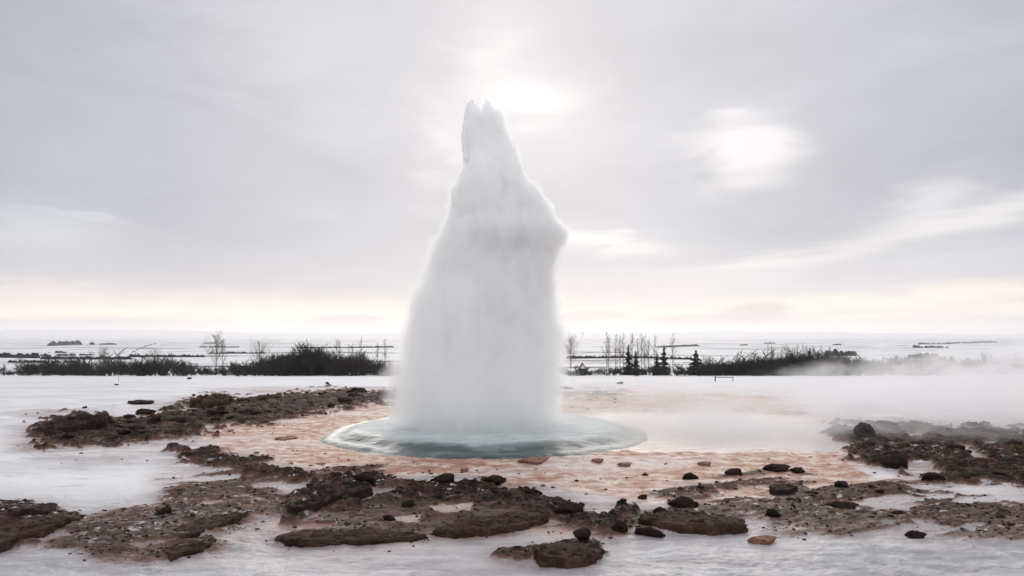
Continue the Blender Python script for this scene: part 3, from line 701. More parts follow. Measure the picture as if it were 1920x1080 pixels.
# ------------------------------------------------------------------ geyser
GS = FPX / POOL[1]
PROF = [(862,760,1075),(835,765,1068),(800,752,1060),(760,745,1050),(700,752,1046),(640,768,1046),(600,772,1044),(560,780,1043),(520,797,1043),(490,806,1044),(470,814,1048),(450,822,1054),(436,828,1060),(422,836,1049),(408,842,1040),(392,845,1030),(378,847,1022),(366,848,1013),(350,850,1003),(335,855,993),(318,866,984),(300,873,975),(270,874,962),(240,872,948),(215,871,938),(200,876,928),(187,881,922)]
PZ = np.array([CAM_H + (HY - p[0]) / GS for p in PROF]); PL = np.array([(p[1] - CX) / GS for p in PROF]); PR = np.array([(p[2] - CX) / GS for p in PROF])
g_root = empty('geyser', (POOL[0], POOL[1], 0))
tag(g_root, 'tall white geyser eruption bursting from the round pool', 'geyser')
def column_mat():
    m, n = new_mat('aerated_water')
    g = n.node('ShaderNodeNewGeometry'); P = g.outputs['Position']; z = n.sep(P)[2]
    f = n.noise(n.mapping(P, scale=(1, 1, 0.6)), 2.6, 7, 0.6, 0.4)
    c = n.mix(n.ramp(f, 0.35, 0.65), (0.97, 0.975, 0.985), (0.99, 0.99, 0.992))
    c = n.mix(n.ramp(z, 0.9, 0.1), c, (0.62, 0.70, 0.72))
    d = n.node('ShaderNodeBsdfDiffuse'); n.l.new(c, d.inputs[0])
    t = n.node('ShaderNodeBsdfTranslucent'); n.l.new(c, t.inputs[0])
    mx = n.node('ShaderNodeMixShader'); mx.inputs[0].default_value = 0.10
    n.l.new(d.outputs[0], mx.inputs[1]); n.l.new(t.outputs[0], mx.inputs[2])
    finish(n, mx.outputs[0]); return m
M_COL = column_mat()
def jet_mesh(name, zs, cx, rad, seed, amp):
    nr, na = 260, 220; z = np.linspace(zs[0], zs[-1], nr); t = np.linspace(0, 2 * np.pi, na, endpoint=False)
    ZZ, TT = np.meshgrid(z, t, indexing='ij'); C = np.interp(ZZ, zs, cx); Rr = np.interp(ZZ, zs, rad)
    Q = np.stack([np.cos(TT) * Rr + C, np.sin(TT) * Rr, ZZ], -1).reshape(-1, 3)
    nn = (fbm3(Q * np.array([1, 1, 0.5]), 1.3, 6, seed, 0.66) - 0.5) * 2.6 - 0.15 + (fbm3(Q * np.array([1, 1, 0.3]), 4.5, 3, seed + 50, 0.6) - 0.5) * 1.3
    k = 1 + nn * amp / np.maximum(Rr.ravel(), 0.25) * np.minimum(1, Rr.ravel() / 0.5)
    Q[:, 0] = C.ravel() + (Q[:, 0] - C.ravel()) * k; Q[:, 1] *= k
    return mesh_np(name, Q, grid_faces(nr, na, True), M_COL)
zt = PZ[-1]
cxw = (PL + PR) / 2 - POOL[0]; rw = (PR - PL) / 2
def zpx(py): return CAM_H + (HY - py) / GS
def xpx(px): return (px - CX) / GS - POOL[0]
core_r = rw * np.interp(PZ, [0, 2.5, 5.0, 7.0, 8.6], [0.60, 0.62, 0.62, 0.72, 0.86])
link('water_column', jet_mesh('water_column', np.append(PZ[:-3], zpx(232)), np.append(cxw[:-3], cxw[-4]), np.append(core_r[:-3] * np.interp(PZ[:-3], [8.0, 8.3], [1, .9]), 0.01), 3, 0.20), g_root)
def jet(rows, seed):
    link('jet', jet_mesh('jet', np.array([zpx(r[0]) for r in rows]), np.array([xpx(r[1]) for r in rows]), np.array([r[2] / GS for r in rows]), seed, 0.06), g_root)
for k_, (x0, x1, top, w_) in enumerate([(896, 885, 187, 17), (884, 878, 200, 13), (905, 893, 194, 12), (922, 913, 186, 13), (934, 922, 204, 13), (944, 934, 226, 12), (876, 873, 222, 9), (914, 906, 221, 11), (950, 947, 252, 11)]):
    h_ = 300 - top; jet([(300, x0 + 4, w_ * 1.3), (top + h_ * .62, x0, w_ * 1.15), (top + h_ * .38, x0 + (x1 - x0) * .5, w_), (top + h_ * .2, x1 + 1, w_ * .74), (top + h_ * .09, x1 + (k_ % 3 - 1), w_ * .5), (top + 2, x1, w_ * .24), (top, x1, .3)], 13 + k_)
def droplets():
    rs = np.random.default_rng(11); n = 5200; t = rs.random(n) ** 0.8
    z = zpx(230 + 330 * (1 - t)); z = np.where(rs.random(n) < .06, zpx(rs.uniform(186, 260, n)), z); sd_ = rs.choice([-1, 1], n)
    C = np.interp(z, PZ, cxw); Rr = np.interp(z, PZ, rw); a = rs.uniform(0, 6.283, n); d = Rr * 0.93 + np.abs(rs.normal(0, .07, n))
    P = np.stack([C + np.cos(a) * d, np.sin(a) * d, z + rs.normal(0, .1, n)], 1); sz = 0.003 + 0.006 * rs.random(n) ** 3
    T = np.array([(1, 1, 1), (-1, -1, 1), (-1, 1, -1), (1, -1, -1)], float)
    V = P[:, None, :] + T[None] * sz[:, None, None] * np.array([1, 1, 1.8]); F = np.array([(0, 1, 2), (0, 3, 1), (0, 2, 3), (1, 3, 2)])[None] + (np.arange(n) * 4)[:, None, None]
    o = link('droplets', mesh_np('droplets', V.reshape(-1, 3), F.reshape(-1, 3), M_COL, False), g_root); o['kind'] = 'stuff'
droplets()

def fcurve(n, val, pts):
    """piecewise curve node, x and y in 0..1"""
    fc = n.node('ShaderNodeFloatCurve'); c = fc.mapping.curves[0]
    while len(c.points) > 2: c.points.remove(c.points[1])
    c.points[0].location = pts[0]; c.points[1].location = pts[-1]
    for p in pts[1:-1]: c.points.new(*p)
    fc.mapping.update(); n.set(fc.inputs['Value'], val); return fc.outputs[0]
def spray_mat():
    m, n = new_mat('geyser_spray')
    P = n.node('ShaderNodeTexCoord').outputs['Object']; x, y, z = n.sep(P)
    f1 = n.noise(n.mapping(P, scale=(1, 1, 0.6)), 1.5, 5, 0.64, 0.3)
    zn = n.m('DIVIDE', z, 9.5); order = np.argsort(PZ)
    cpts = [(max(0, float(PZ[i]) / 9.5), float(cxw[i]) / 4 + 0.5) for i in order if PZ[i] > 0.02]
    rpts = [(max(0, float(PZ[i]) / 9.5), float(rw[i]) / 4) for i in order if PZ[i] > 0.02]
    cpts = [(0, cpts[0][1])] + cpts + [(1, cpts[-1][1])]; rpts = [(0, rpts[0][1])] + rpts + [(1, rpts[-1][1] * .4)]
    cc = n.m('MULTIPLY', n.m('SUBTRACT', fcurve(n, zn, cpts), 0.5), 4.0); rr = n.m('MULTIPLY', fcurve(n, zn, rpts), 4.0)
    xx = n.m('SUBTRACT', x, cc); d = n.m('SQRT', n.m('ADD', n.m('MULTIPLY', xx, xx), n.m('MULTIPLY', y, y)))
    off = n.m('SUBTRACT', d, rr)                                     # metres outside the profile
    f2 = n.noise(n.mapping(P, scale=(1, 1, 0.42), rot=(0.1, 0.12, 0)), 4.2, 4, 0.62, 0.4)
    soft = n.ramp(z, 0.8, 6.0, 0.70, 0.09)                           # mist is wide at the foot, tight at the top
    q = n.m('DIVIDE', n.m('ADD', off, n.m('ADD', n.m('MULTIPLY', n.m('SUBTRACT', f1, 0.5), n.m('ADD', n.m('MULTIPLY', soft, 2.0), 0.60)), n.m('MULTIPLY', n.m('SUBTRACT', f2, 0.5), n.m('ADD', n.m('MULTIPLY', soft, 0.8), 0.50)))), soft)
    dens = n.m('MULTIPLY', n.ramp(q, 0.6, -1.3), n.m('MULTIPLY', n.m('MULTIPLY', n.ramp(z, 0.0, 3.0, 3.0, 7.0), n.ramp(z, 4.0, 7.5, 1.0, 2.2)), n.m('MULTIPLY', n.ramp(z, zpx(184), zpx(205)), n.ramp(n.m('SUBTRACT', n.m('ABSOLUTE', n.m('SUBTRACT', x, xpx(903))), n.m('MULTIPLY', n.m('MAXIMUM', n.m('SUBTRACT', z, zpx(226)), 0.0), 0.27)), -0.05, 0.05))))
    v = n.node('ShaderNodeVolumePrincipled'); v.inputs['Color'].default_value = (1.0, 1.0, 1.0, 1)
    v.inputs['Anisotropy'].default_value = 0.4; n.l.new(dens, v.inputs['Density'])
    m.cycles.volume_step_rate = 0.5
    finish(n, vol=v.outputs[0]); return m
def spray():
    order = np.argsort(PZ); z0 = np.append(PZ[order], 9.35); c0 = np.append(cxw[order], cxw[order][-1]); r0 = np.append(rw[order], 0.25)
    z0[0] = 0.12; k = z0 >= 0.12; z0, c0, r0 = z0[k], c0[k], r0[k]
    z = np.linspace(0.12, 9.3, 60); C = np.interp(z, z0, c0); Rr = np.interp(z, z0, r0) + np.interp(z, [0, 1, 7.5, 9.3], [1.2, 1.1, 0.5, 0.3])
    t = np.linspace(0, 2 * np.pi, 40, endpoint=False)
    V = [np.array([[C[0], 0, z[0]]])] + [np.stack([C[i] + Rr[i] * np.cos(t), Rr[i] * np.sin(t), np.full(40, z[i])], 1) for i in range(60)] + [np.array([[C[-1], 0, z[-1]]])]
    V = np.concatenate(V); bm = bmesh.new(); vs = [bm.verts.new(p) for p in V]
    for i in range(59):
        for j in range(40):
            a = 1 + i * 40 + j; b = 1 + i * 40 + (j + 1) % 40
            bm.faces.new((vs[a], vs[b], vs[b + 40], vs[a + 40]))
    for j in range(40):
        bm.faces.new((vs[0], vs[1 + (j + 1) % 40], vs[1 + j])); l = 1 + 59 * 40
        bm.faces.new((vs[-1], vs[l + j], vs[l + (j + 1) % 40]))
    me = bpy.data.meshes.new('spray'); bm.to_mesh(me); bm.free(); me.materials.append(spray_mat())
    link('spray', me, g_root)
spray()

# ------------------------------------------------------------------ drifting steam
def box_mesh(name, lo, hi, mat):
    V = np.array([(x, y, z) for z in (lo[2], hi[2]) for y in (lo[1], hi[1]) for x in (lo[0], hi[0])], float)
    F = np.array([(0, 2, 3, 1), (4, 5, 7, 6), (0, 1, 5, 4), (2, 6, 7, 3), (0, 4, 6, 2), (1, 3, 7, 5)])
    return mesh_np(name, V, F, mat, smooth=False)
def steam_mat():
    m, n = new_mat('drifting_steam')
    P = n.node('ShaderNodeTexCoord').outputs['Object']; x, y, z = n.sep(P)
    f = n.noise(n.mapping(P, scale=(0.7, 0.7, 1.3)), 0.85, 5, 0.6, 0.5)
    top = n.ramp(x, 8.5, 19.0, 0.62, 2.5)
    h = n.m('ADD', n.m('DIVIDE', z, top), n.m('MULTIPLY', n.m('SUBTRACT', f, 0.5), 2.4))
    a = n.ramp(h, 1.0, 0.35)
    xf = n.ramp(x, 1.0, 15.0, 0.75, 1.0)
    ye = n.m('MULTIPLY', n.ramp(y, 14.3, 17.2), n.ramp(y, 33.5, 29.0))
    xe = n.m('MULTIPLY', n.ramp(x, 0.5, 2.6), n.ramp(x, 29.5, 25))
    dens = n.m('MULTIPLY', n.m('MULTIPLY', n.m('MULTIPLY', a, xf), n.m('MULTIPLY', ye, xe)), n.ramp(n.noise(n.mapping(P, scale=(0.5, 0.5, 0.9), loc=(3, 1, 0)), 1.0, 5, 0.62, 0.6), 0.40, 0.60, 0.04, 0.46))
    px_, py_ = n.m('SUBTRACT', x, 4.4), n.m('SUBTRACT', y, 17.6)
    rr_ = n.m('SQRT', n.m('ADD', n.m('MULTIPLY', n.m('MULTIPLY', px_, px_), 0.55), n.m('MULTIPLY', py_, py_)))
    g2 = n.m('MULTIPLY', n.m('MULTIPLY', n.ramp(rr_, 3.4, 0.6), n.ramp(n.m('ADD', z, n.m('MULTIPLY', n.m('SUBTRACT', f, 0.5), 1.2)), 0.85, 0.05)), n.m('MULTIPLY', n.ramp(y, 14.2, 15.6), n.ramp(x, 0.5, 2.0)))
    dens = n.m('ADD', dens, n.m('MULTIPLY', g2, 0.42))
    v = n.node('ShaderNodeVolumePrincipled'); v.inputs['Color'].default_value = (0.945, 0.935, 0.94, 1)
    v.inputs['Anisotropy'].default_value = 0.2; n.l.new(dens, v.inputs['Density'])
    finish(n, vol=v.outputs[0]); return m
st = link('steam', box_mesh('steam', (0.5, 14.0, -0.35), (30, 34, 4.2), steam_mat()))
tag(st, 'low white steam drifting to the right from the pool across snow and rocks', 'steam', None, 'stuff')

# ------------------------------------------------------------------ vegetation beyond the snow bank
def prism(V, F, a, b, ra, rb):
    a, b = np.array(a), np.array(b); d = b - a; L = np.linalg.norm(d)
    if L < 1e-6: return
    d /= L; u = np.cross(d, [0.3, 0.9, 0.1]); u /= np.linalg.norm(u); v = np.cross(d, u); i0 = len(V)
    for c, r in ((a, ra), (b, rb)):
        for k in range(3):
            t = k * 2.0944; V.append(c + (u * math.cos(t) + v * math.sin(t)) * r)
    for k in range(3):
        j = (k + 1) % 3; F.append((i0 + k, i0 + j, i0 + 3 + j, i0 + 3 + k))
def shrub_mesh(seed, h, wd, stems, name='bare_shrub', twig=0.012, mat=None, up=0.5, levels=3, kids=4):
    rs = random.Random(seed); V, F = [], []
    def grow(p, d, L, r, lev):
        n = 3; q = p
        for i in range(n):
            d2 = [d[0] + rs.uniform(-.18, .18), d[1] + rs.uniform(-.18, .18), d[2] + rs.uniform(-.05, .15)]
            m = math.sqrt(sum(c * c for c in d2)); d = [c / m for c in d2]
            e = [q[k] + d[k] * L / n for k in range(3)]
            prism(V, F, q, e, r * (1 - i * .25), r * (0.75 - i * .22)); q = e
            if lev > 0:
                for _ in range(rs.randint(kids - 2, kids)) if i else []:
                    a = rs.uniform(0, 6.28); s = rs.uniform(.45, .9)
                    nd = [d[0] + math.cos(a) * s, d[1] + math.sin(a) * s, d[2] + rs.uniform(-.1, .3)]
                    m = math.sqrt(sum(c * c for c in nd)); grow(q, [c / m for c in nd], L * rs.uniform(.4, .6), max(r * .55, twig), lev - 1)
    for _ in range(stems):
        a = rs.uniform(0, 6.28); s = rs.random() ** 0.6 * wd / h; L = h * rs.uniform(.45, .72)
        d = [math.cos(a) * s, math.sin(a) * s * .7, 1]; m = math.sqrt(sum(c * c for c in d))
        grow([math.cos(a) * rs.uniform(0, wd * .25), math.sin(a) * rs.uniform(0, wd * .2), -0.25], [c / m for c in d], L, twig * 2.6, levels - 1)
    return mesh_np(name, np.array(V), np.array(F), mat or M_TWIG, smooth=False)
SHRUBS = [shrub_mesh(200 + i, 1.0, w_, st_, twig=0.011, levels=3, kids=4) for i, (w_, st_) in enumerate([(1.1, 12), (0.8, 9), (1.4, 14), (0.6, 8), (1.7, 15), (1.0, 10)])]
SPIKY = [shrub_mesh(240 + i, 1.0, 0.22, 4, name='sapling', twig=0.006, levels=3, kids=3) for i in range(3)]
def zfar(x, y): return float(terrain(np.array([float(x)]), np.array([float(y)]))[0][0])
def put_plant(name, me, px, ytop, ybase, Yd, label, cat, group=None, wscale=1.0, part=None):
    """stands on the land at distance Yd with its top at photo row ytop"""
    x = (px - CX) / FPX * Yd; z = zfar(x, Yd); H = (CAM_H + (HY - ytop) / FPX * Yd) - z
    o = link(name, me, loc=(x, Yd, z)); o.scale = (H * wscale, H * wscale, H); o.rotation_euler = (0, 0, random.uniform(0, 6.28))
    if group: label += ', a taller one' if (ybase - ytop) > 36 else ', a low one'
    return tag(o, label.strip(), cat, group)
def hedge_top(px):      # typical top of the brush line along the picture
    return np.interp(px, [0, 60, 130, 200, 260, 330, 370, 420, 470, 520, 560, 600, 640, 690, 740], [684, 676, 668, 664, 672, 668, 684, 684, 672, 660, 655, 655, 658, 664, 676])
def add_brush():
    rs = random.Random(3)
    segs = [(-40, 150, 34, 'low leafless shrub in the patchy brush at the far left edge', 'brush at the far left', 80),
            (150, 380, 40, 'dark leafless shrub in the thick brush left of the snow bank crest', 'thick brush on the left', 80),
            (370, 520, 34, 'thin leafless shrub in the sparse gap of the brush line', 'sparse brush left of the big shrub', 80),
            (510, 745, 46, 'dark leafless shrub in the dense brush beside the geyser on its left', 'dense brush left of the geyser', 80)]
    for a, b, n, lab, grp, Y0 in segs:
        for i in range(n):
            px = a + (b - a) * (i + rs.random()) / n; Yd = rs.uniform(86, 118)
            top = hedge_top(px) + rs.uniform(-7, 28) * (1 if px > 150 else 0.8)
            put_plant('bare_shrub', rs.choice(SHRUBS), px, min(top, 694), 705, Yd, lab, 'shrub', grp, rs.uniform(.9, 1.5))
    for i in range(88):
        px = 1048 + (1590 - 1048) * (i + rs.random()) / 88; Yd = rs.uniform(86, 118)
        top = np.interp(px, [1048, 1100, 1160, 1260, 1400, 1440, 1500, 1540, 1600], [688, 686, 680, 680, 670, 664, 658, 656, 668]) + rs.uniform(-3, 16)
        put_plant('bare_shrub', rs.choice(SHRUBS), px, min(top, 694), 705, Yd, 'dark leafless shrub in the brush line right of the geyser', 'shrub', 'brush right of the geyser', rs.uniform(.9, 1.5))
    for i in range(44):
        px = 1330 + 255 * (i + rs.random()) / 44; Yd = rs.uniform(90, 104)
        put_plant('bare_shrub', rs.choice(SHRUBS[:3]), px, np.interp(px, [1330, 1440, 1520, 1590], [678, 668, 662, 668]) + rs.uniform(-2, 10), 705, Yd, 'dark leafless shrub in the thick grove at right that fades into steam', 'shrub', 'shrubs of the right grove', rs.uniform(1.0, 1.5))
    for i in range(38):
        px = 1598 + 340 * (i + rs.random()) / 38; Yd = rs.uniform(90, 118)
        put_plant('bare_shrub', rs.choice(SHRUBS), px, 656 + rs.uniform(0, 18), 705, Yd, 'leafless shrub fading in the steam at the far right', 'shrub', 'brush behind the steam at far right', rs.uniform(.9, 1.4))
add_brush()
def add_saplings():
    rs = random.Random(9)
    for a, b, n, lab, grp, up in [(20, 380, 26, 'thin upright sapling poking out of the left brush', 'saplings in the left brush', 16), (430, 740, 26, 'thin upright sapling in the dense brush beside the geyser', 'saplings in the dense brush', 14),
                                  (1320, 1590, 40, 'thin upright sapling in the dark grove on the right', 'saplings in the right grove', 14)]:
        for i in range(n):
            px = rs.uniform(a, b); top = (hedge_top(px) if px < 800 else np.interp(px, [1320, 1440, 1520, 1590], [672, 662, 656, 664])) - rs.uniform(-6, up)
            put_plant('sapling', rs.choice(SPIKY), px, top, 705, rs.uniform(88, 104), lab, 'sapling', grp, rs.uniform(1.0, 2.2))
add_saplings()
put_plant('bare_shrub', shrub_mesh(301, 1.0, 1.15, 34, levels=3, kids=5, twig=0.006), 572, 630, 705, 92, 'tallest spreading leafless bush in the dense brush left of the geyser', 'shrub', None, 0.85)
put_plant('bare_shrub', shrub_mesh(302, 1.0, 0.9, 20, levels=3, kids=5, twig=0.007), 600, 645, 705, 95, 'bushy shrub just right of the tallest one', 'shrub', None, 0.9)
put_plant('bare_shrub', shrub_mesh(303, 1.0, 0.9, 18, levels=3, kids=5, twig=0.007), 532, 652, 705, 95, 'bushy shrub just left of the tallest one', 'shrub', None, 0.9)
put_plant('bare_shrub', shrub_mesh(304, 1.0, 0.7, 14, levels=3, kids=4, twig=0.008), 672, 652, 705, 94, 'upright bushy shrub nearest the left side of the geyser', 'shrub', None, 0.9)
# slender bare trees
def bare_tree_meshes(seed, spread=0.11, n=34):
    rs = random.Random(seed); V, F = [], []; prism(V, F, (0, 0, -0.03), (0.01, 0, 0.5), 0.011, 0.007); prism(V, F, (0.01, 0, 0.5), (0, 0.005, 1.0), 0.007, 0.002)
    tr = mesh_np('trunk', np.array(V), np.array(F), M_TWIG2, smooth=False); V, F = [], []
    for i in range(n):
        z = rs.uniform(.18, .95); a = rs.uniform(0, 6.28); L = spread * (1.15 - z) * rs.uniform(.7, 1.4) + 0.02
        e = (math.cos(a) * L, math.sin(a) * L, z + L * rs.uniform(.9, 1.9)); prism(V, F, (0, 0, z), e, 0.0035, 0.0015)
        for _ in range(3):
            t = rs.uniform(.3, 1); p = (e[0] * t, e[1] * t, z + (e[2] - z) * t); b = rs.uniform(0, 6.28); l2 = L * .5
            prism(V, F, p, (p[0] + math.cos(b) * l2 * .5, p[1] + math.sin(b) * l2 * .5, p[2] + l2), 0.002, 0.001)
    return tr, mesh_np('crown', np.array(V), np.array(F), M_TWIG2, smooth=False)
BT = [bare_tree_meshes(400 + i) for i in range(4)]; BW = [bare_tree_meshes(420 + i, 0.34, 60) for i in range(3)]
def put_tree(px, ytop, Yd, label, group=None, wide=False, k=0):
    x = (px - CX) / FPX * Yd; z = zfar(x, Yd); H = (CAM_H + (HY - ytop) / FPX * Yd) - z
    r = empty('bare_tree', (x, Yd, z), random.uniform(0, 6), H); tr, cr = (BW if wide else BT)[k % (3 if wide else 4)]
    link('trunk', tr, r); link('crown', cr, r); return tag(r, label, 'tree', group)
for i, px in enumerate([1138, 1141, 1155, 1162, 1168, 1185, 1196, 1203, 1209, 1216, 1228, 1262]):
    put_tree(px, 624 + random.uniform(-2, 10), 112 + random.uniform(-8, 8), 'slender pale leafless tree in the row right of the geyser', 'row of slender leafless trees', k=i)
put_tree(1070, 634, 108, 'wide leafless tree hazy at the right edge of the geyser', wide=True, k=0)
put_tree(405, 630, 112, 'slim leafless tree, leftmost of two in the sparse gap', wide=True, k=1)
put_tree(418, 634, 112, 'slim leafless tree, second of two in the sparse gap', k=1)
put_tree(487, 642, 100, 'leafless tree left of the bushy brush, upright and dark', wide=True, k=2)
for i, px in enumerate([631, 637, 654, 661, 677, 708, 722]):
    put_tree(px, 630 + random.uniform(0, 18), 108, 'thin leafless stem rising from the brush close to the geyser, left side', 'thin stems left of the geyser', k=i)
for px, yt, lb in [(196, 654, 'thin leafless sapling standing over the left brush'), (290, 656, 'thin sapling above the brush near the diagonal ditch'), (122, 664, 'low sapling near the left edge of the brush'), (38, 668, 'low sapling at the far left edge of the brush')]:
    put_tree(px, yt, 100, lb, wide=True, k=px)
for i in range(22):
    put_tree(1440 + i * 5.6 + random.uniform(-2, 2), 648 + random.uniform(-6, 9), 104 + random.uniform(-6, 6), 'thin leafless stem in the grove right of the low spruce', 'thin stems in the right grove', k=i)
# spruces
def spruce_meshes(seed, w_):
    rs = random.Random(seed); V, F = [], []; prism(V, F, (0, 0, -0.03), (0, 0, 0.98), 0.016, 0.003)
    tr = mesh_np('trunk', np.array(V), np.array(F), M_TWIG, smooth=False); V, F = [], []
    for i in range(620):
        z = rs.random() ** 1.15 * 0.94 + 0.04; a = rs.uniform(0, 6.28); L = w_ * (1.02 - z) ** 0.85 * rs.uniform(.55, 1.15) * (0.8 + 0.35 * math.sin(z * 40 + seed)) + 0.008
        c, s = math.cos(a), math.sin(a); q = 0.022 + 0.02 * (1 - z); i0 = len(V)
        V += [(c * L * .1, s * L * .1, z + .012), (c * L * .6 - s * q, s * L * .6 + c * q, z - L * .12), (c * L, s * L, z - L * .22 + .01), (c * L * .6 + s * q, s * L * .6 - c * q, z - L * .25)]
        F.append((i0, i0 + 1, i0 + 2, i0 + 3))
    return tr, mesh_np('crown', np.array(V), np.array(F), M_SPRUCE, smooth=False)
SP = [spruce_meshes(501, 0.24), spruce_meshes(502, 0.30), spruce_meshes(503, 0.5)]
for px, yt, Yd, k, lb in [(1178, 646, 98, 0, 'tallest dark spruce right of the geyser'), (1192, 657, 99, 0, 'slimmer spruce touching the tallest one on its right'),
                          (1245, 646, 98, 0, 'narrow dark spruce standing alone between the slender trees and the low spruce'), (1232, 660, 100, 0, 'very small spruce just left of the narrow one'),
                          (1305, 656, 96, 2, 'low broad spruce right of the narrow one'), (1518, 652, 98, 1, 'left dark spruce in the grove fading into steam'), (1534, 658, 98, 1, 'right dark spruce in the grove fading into steam'),
                          (1500, 662, 99, 1, 'short dark spruce at the left of the steaming grove')]:
    x = (px - CX) / FPX * Yd; z = zfar(x, Yd); H = (CAM_H + (HY - yt) / FPX * Yd) - z
    r = empty('spruce_tree', (x, Yd, z), px, H); link('trunk', SP[k][0], r); link('crown', SP[k][1], r); tag(r, lb, 'tree')

# hedgerows and dark brush lines on the far plain
def hedgerow(pts, hgt_px, label, seed, name='hedgerow', gap=0.0, cat='hedge'):
    """pts: foot line in photo px"""
    pts = np.array(pts, float); n = int(max(24, (pts[-1, 0] - pts[0, 0]) * 1.6)); px = np.linspace(pts[0, 0], pts[-1, 0], n); py = np.interp(px, pts[:, 0], pts[:, 1])
    G = np.array([ground_xy(a, b) for a, b in zip(px, py)]); G[:, 1] = np.convolve(np.pad(G[:, 1], 6, 'edge'), np.ones(13) / 13, 'valid'); G[:, 0] = (px - CX) / FPX * G[:, 1]
    z = terrain(G[:, 0], G[:, 1])[0]; H = hgt_px / FPX * G[:, 1] * (0.35 + 1.3 * fbm(px, px * 0, 0.45, 4, seed, 0.75) ** 1.5 * 1.3)
    end = np.minimum(1, np.minimum(np.arange(n), np.arange(n)[::-1]) / 6.0); H = H * end
    if gap: H = H * (fbm(px, px * 0 + 5, 0.09, 2, seed + 4) > gap)
    wd = H * 1.2 + 0.02; rows = []
    for dy, hz in ((-1, -0.1), (-.8, .55), (-.2, 1.0), (.4, .9), (1, -0.1)):
        rows.append(np.stack([G[:, 0], G[:, 1] + dy * wd, z + hz * H * (1 + .3 * (fbm(px, px * 0 + dy, 0.5, 3, seed + 9) - .5))], 1))
    me = mesh_np(name, np.concatenate(rows), grid_faces(5, n), M_HEDGE, smooth=False)
    tag(link(name, me), label, cat)
for i, (pts, h, lab, g_) in enumerate([
    ([(-30, 672), (75, 673)], 7, 'dark hedgerow at the far left edge of the plain', 0),
    ([(15, 680), (150, 681)], 4, 'thin dark hedgerow below the leftmost one', .35),
    ([(75, 674), (250, 675)], 5, 'dark hedgerow crossing behind the left brush', 0),
    ([(240, 671), (385, 671)], 4, 'dark hedgerow right of the ditch on the left plain', 0),
    ([(90, 649), (155, 647)], 6, 'clump of dark trees on the snowy slope, far left', .2),
    ([(168, 647), (178, 647)], 4, 'single dark bush dot right of the far left clump', 0),
    ([(185, 647), (220, 647)], 2.5, 'thin dark line of bushes right of the dot on the left slope', .2),
    ([(90, 660), (125, 660)], 3, 'faint dark patch below the far left clump', .4),
    ([(72, 669), (175, 668)], 3, 'broken dark line above the left hedgerow', .45),
    ([(380, 644), (410, 644)], 2.5, 'tiny dark line high on the slope near the slim trees', .3),
    ([(372, 652), (450, 652)], 2, 'thin hedgerow behind the slim leafless trees', .2),
    ([(390, 665), (500, 665)], 3, 'straight dark hedgerow left of the bushy brush', 0),
    ([(555, 653), (740, 651)], 2.6, 'long straight dark hedgerow running behind the tallest bush', 0),
    ([(1060, 673), (1190, 672)], 4.5, 'straight dark hedgerow right of the geyser', 0),
    ([(1180, 672), (1300, 674)], 4.5, 'dark hedgerow behind the spruces', .1),
    ([(1228, 651), (1312, 649)], 3, 'short dark line on the snowy slope above the narrow spruce', 0),
    ([(1385, 648), (1404, 647)], 2.2, 'tiny dark dash on the slope above the right grove', 0),
    ([(1430, 645), (1455, 645)], 2, 'small dark dash right of the tiny one on the slope', .2),
    ([(1560, 647), (1584, 647)], 2.6, 'dark dash on the slope above the end of the right grove', .2),
    ([(1545, 667), (1605, 667)], 8, 'flat-topped dark hedge at the right end of the grove', 0),
    ([(1700, 652), (1780, 653)], 3.5, 'broken dark bushes on the slope above the steam, right', .4),
    ([(1720, 646), (1870, 642)], 2, 'long thin dark line high on the right slope', .3),
    ([(1700, 672), (1760, 671)], 7, 'dark hedge showing through the steam on the right', 0)]):
    hedgerow(pts, h, lab, 600 + i * 13, gap=g_)
hedgerow([(243, 661), (262, 655), (275, 650), (295, 643)], 1.2, 'thin diagonal ditch line running up the left snowy slope', 990, 'ditch', cat='ditch')

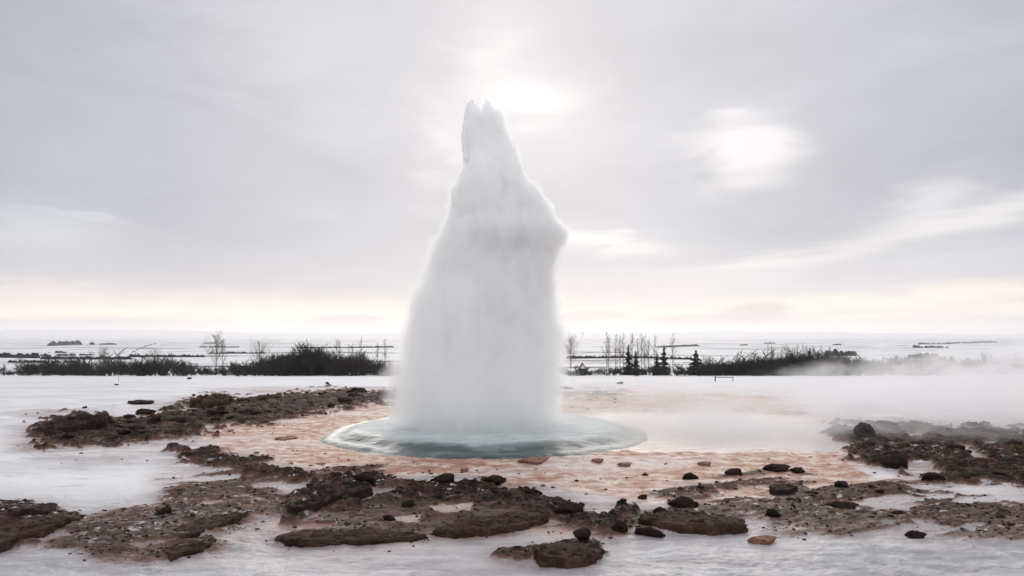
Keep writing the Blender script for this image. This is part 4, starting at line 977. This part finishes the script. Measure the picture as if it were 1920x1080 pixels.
# far snow: small hut, rope barrier, thin post
def hut():
    Yd = 96; x = (1092 - CX) / FPX * Yd; z = zfar(x, Yd); top = CAM_H + (HY - 680) / FPX * Yd
    r = empty('hut', (x, Yd, z)); tag(r, 'tiny gabled hut with a snowy roof in the brush right of the geyser', 'hut'); H = top - z; w2 = 0.52
    link('wall', box_mesh('wall', (-w2 * .8, -.5, -.1), (w2 * .8, .5, H * .55), M_WOOD), r)
    for s in (-1, 1):
        V = np.array([(s * w2 * 1.15, -.65, H * .45), (0, -.65, H), (0, -.65, H - .1), (s * w2 * 1.15, -.65, H * .36), (s * w2 * 1.15, .65, H * .45), (0, .65, H), (0, .65, H - .1), (s * w2 * 1.15, .65, H * .36)])
        link('roof', mesh_np('roof', V, np.array([(0, 1, 2, 3), (4, 7, 6, 5), (0, 4, 5, 1), (3, 2, 6, 7), (0, 3, 7, 4)]), M_WOOD, False), r)
    V = np.array([(-w2 * .78, -.505, H * .55), (w2 * .78, -.505, H * .55), (0, -.505, H * .88), (-w2 * .78, .5, H * .55), (w2 * .78, .5, H * .55), (0, .5, H * .88)])
    g = mesh_np('gable', V, np.array([(0, 1, 2), (3, 5, 4)]), M_SNOWCAP, False); link('gable', g, r)
hut()
def cyl(name, a, b, r, mat, parent, seg=8):
    V = []; a, b = Vector(a), Vector(b); d = (b - a).normalized(); u = d.orthogonal().normalized(); v = d.cross(u)
    for c in (a, b):
        for k in range(seg):
            t = k * 2 * math.pi / seg; V.append(c + (u * math.cos(t) + v * math.sin(t)) * r)
    bm = bmesh.new(); vs = [bm.verts.new(p) for p in V]
    for k in range(seg): j = (k + 1) % seg; bm.faces.new((vs[k], vs[j], vs[seg + j], vs[seg + k]))
    bm.faces.new(vs[:seg][::-1]); bm.faces.new(vs[seg:]); me = bpy.data.meshes.new(name); bm.to_mesh(me); bm.free(); me.materials.append(mat)
    return link(name, me, parent)
Yr = 52; xr = (1341 - CX) / FPX * Yr; zr = zfar(xr, Yr)
r = empty('rope_barrier', (xr, Yr, zr)); tag(r, 'low dark post and rail at the edge of the far snow, right', 'barrier')
cyl('post', (0, 0, -.1), (0, 0, .42), .045, M_WOOD, r); cyl('post', (1.45, .3, -.1), (1.45, .3, .36), .03, M_WOOD, r); cyl('rail', (-.02, 0, .33), (1.48, .3, .30), .025, M_WOOD, r)
Yr = 50; xr = (222 - CX) / FPX * Yr
tag(cyl('marker_post', (0, 0, -.1), (0.01, 0, .85), .012, M_TWIG2, None), 'thin upright marker post on the far left snow', 'post').location = (xr, Yr, zfar(xr, Yr))

# ------------------------------------------------------------------ haze
def haze():
    m, n = new_mat('haze'); v = n.node('ShaderNodeVolumePrincipled'); v.inputs['Color'].default_value = (0.985, 0.985, 0.995, 1)
    v.inputs['Density'].default_value = 1.0e-4; v.inputs['Anisotropy'].default_value = 0.45
    finish(n, vol=v.outputs[0])
    o = link('haze', box_mesh('haze', (-10200, -900, -60), (10200, 10600, 190), m)); tag(o, None, None, None, 'stuff')
haze()
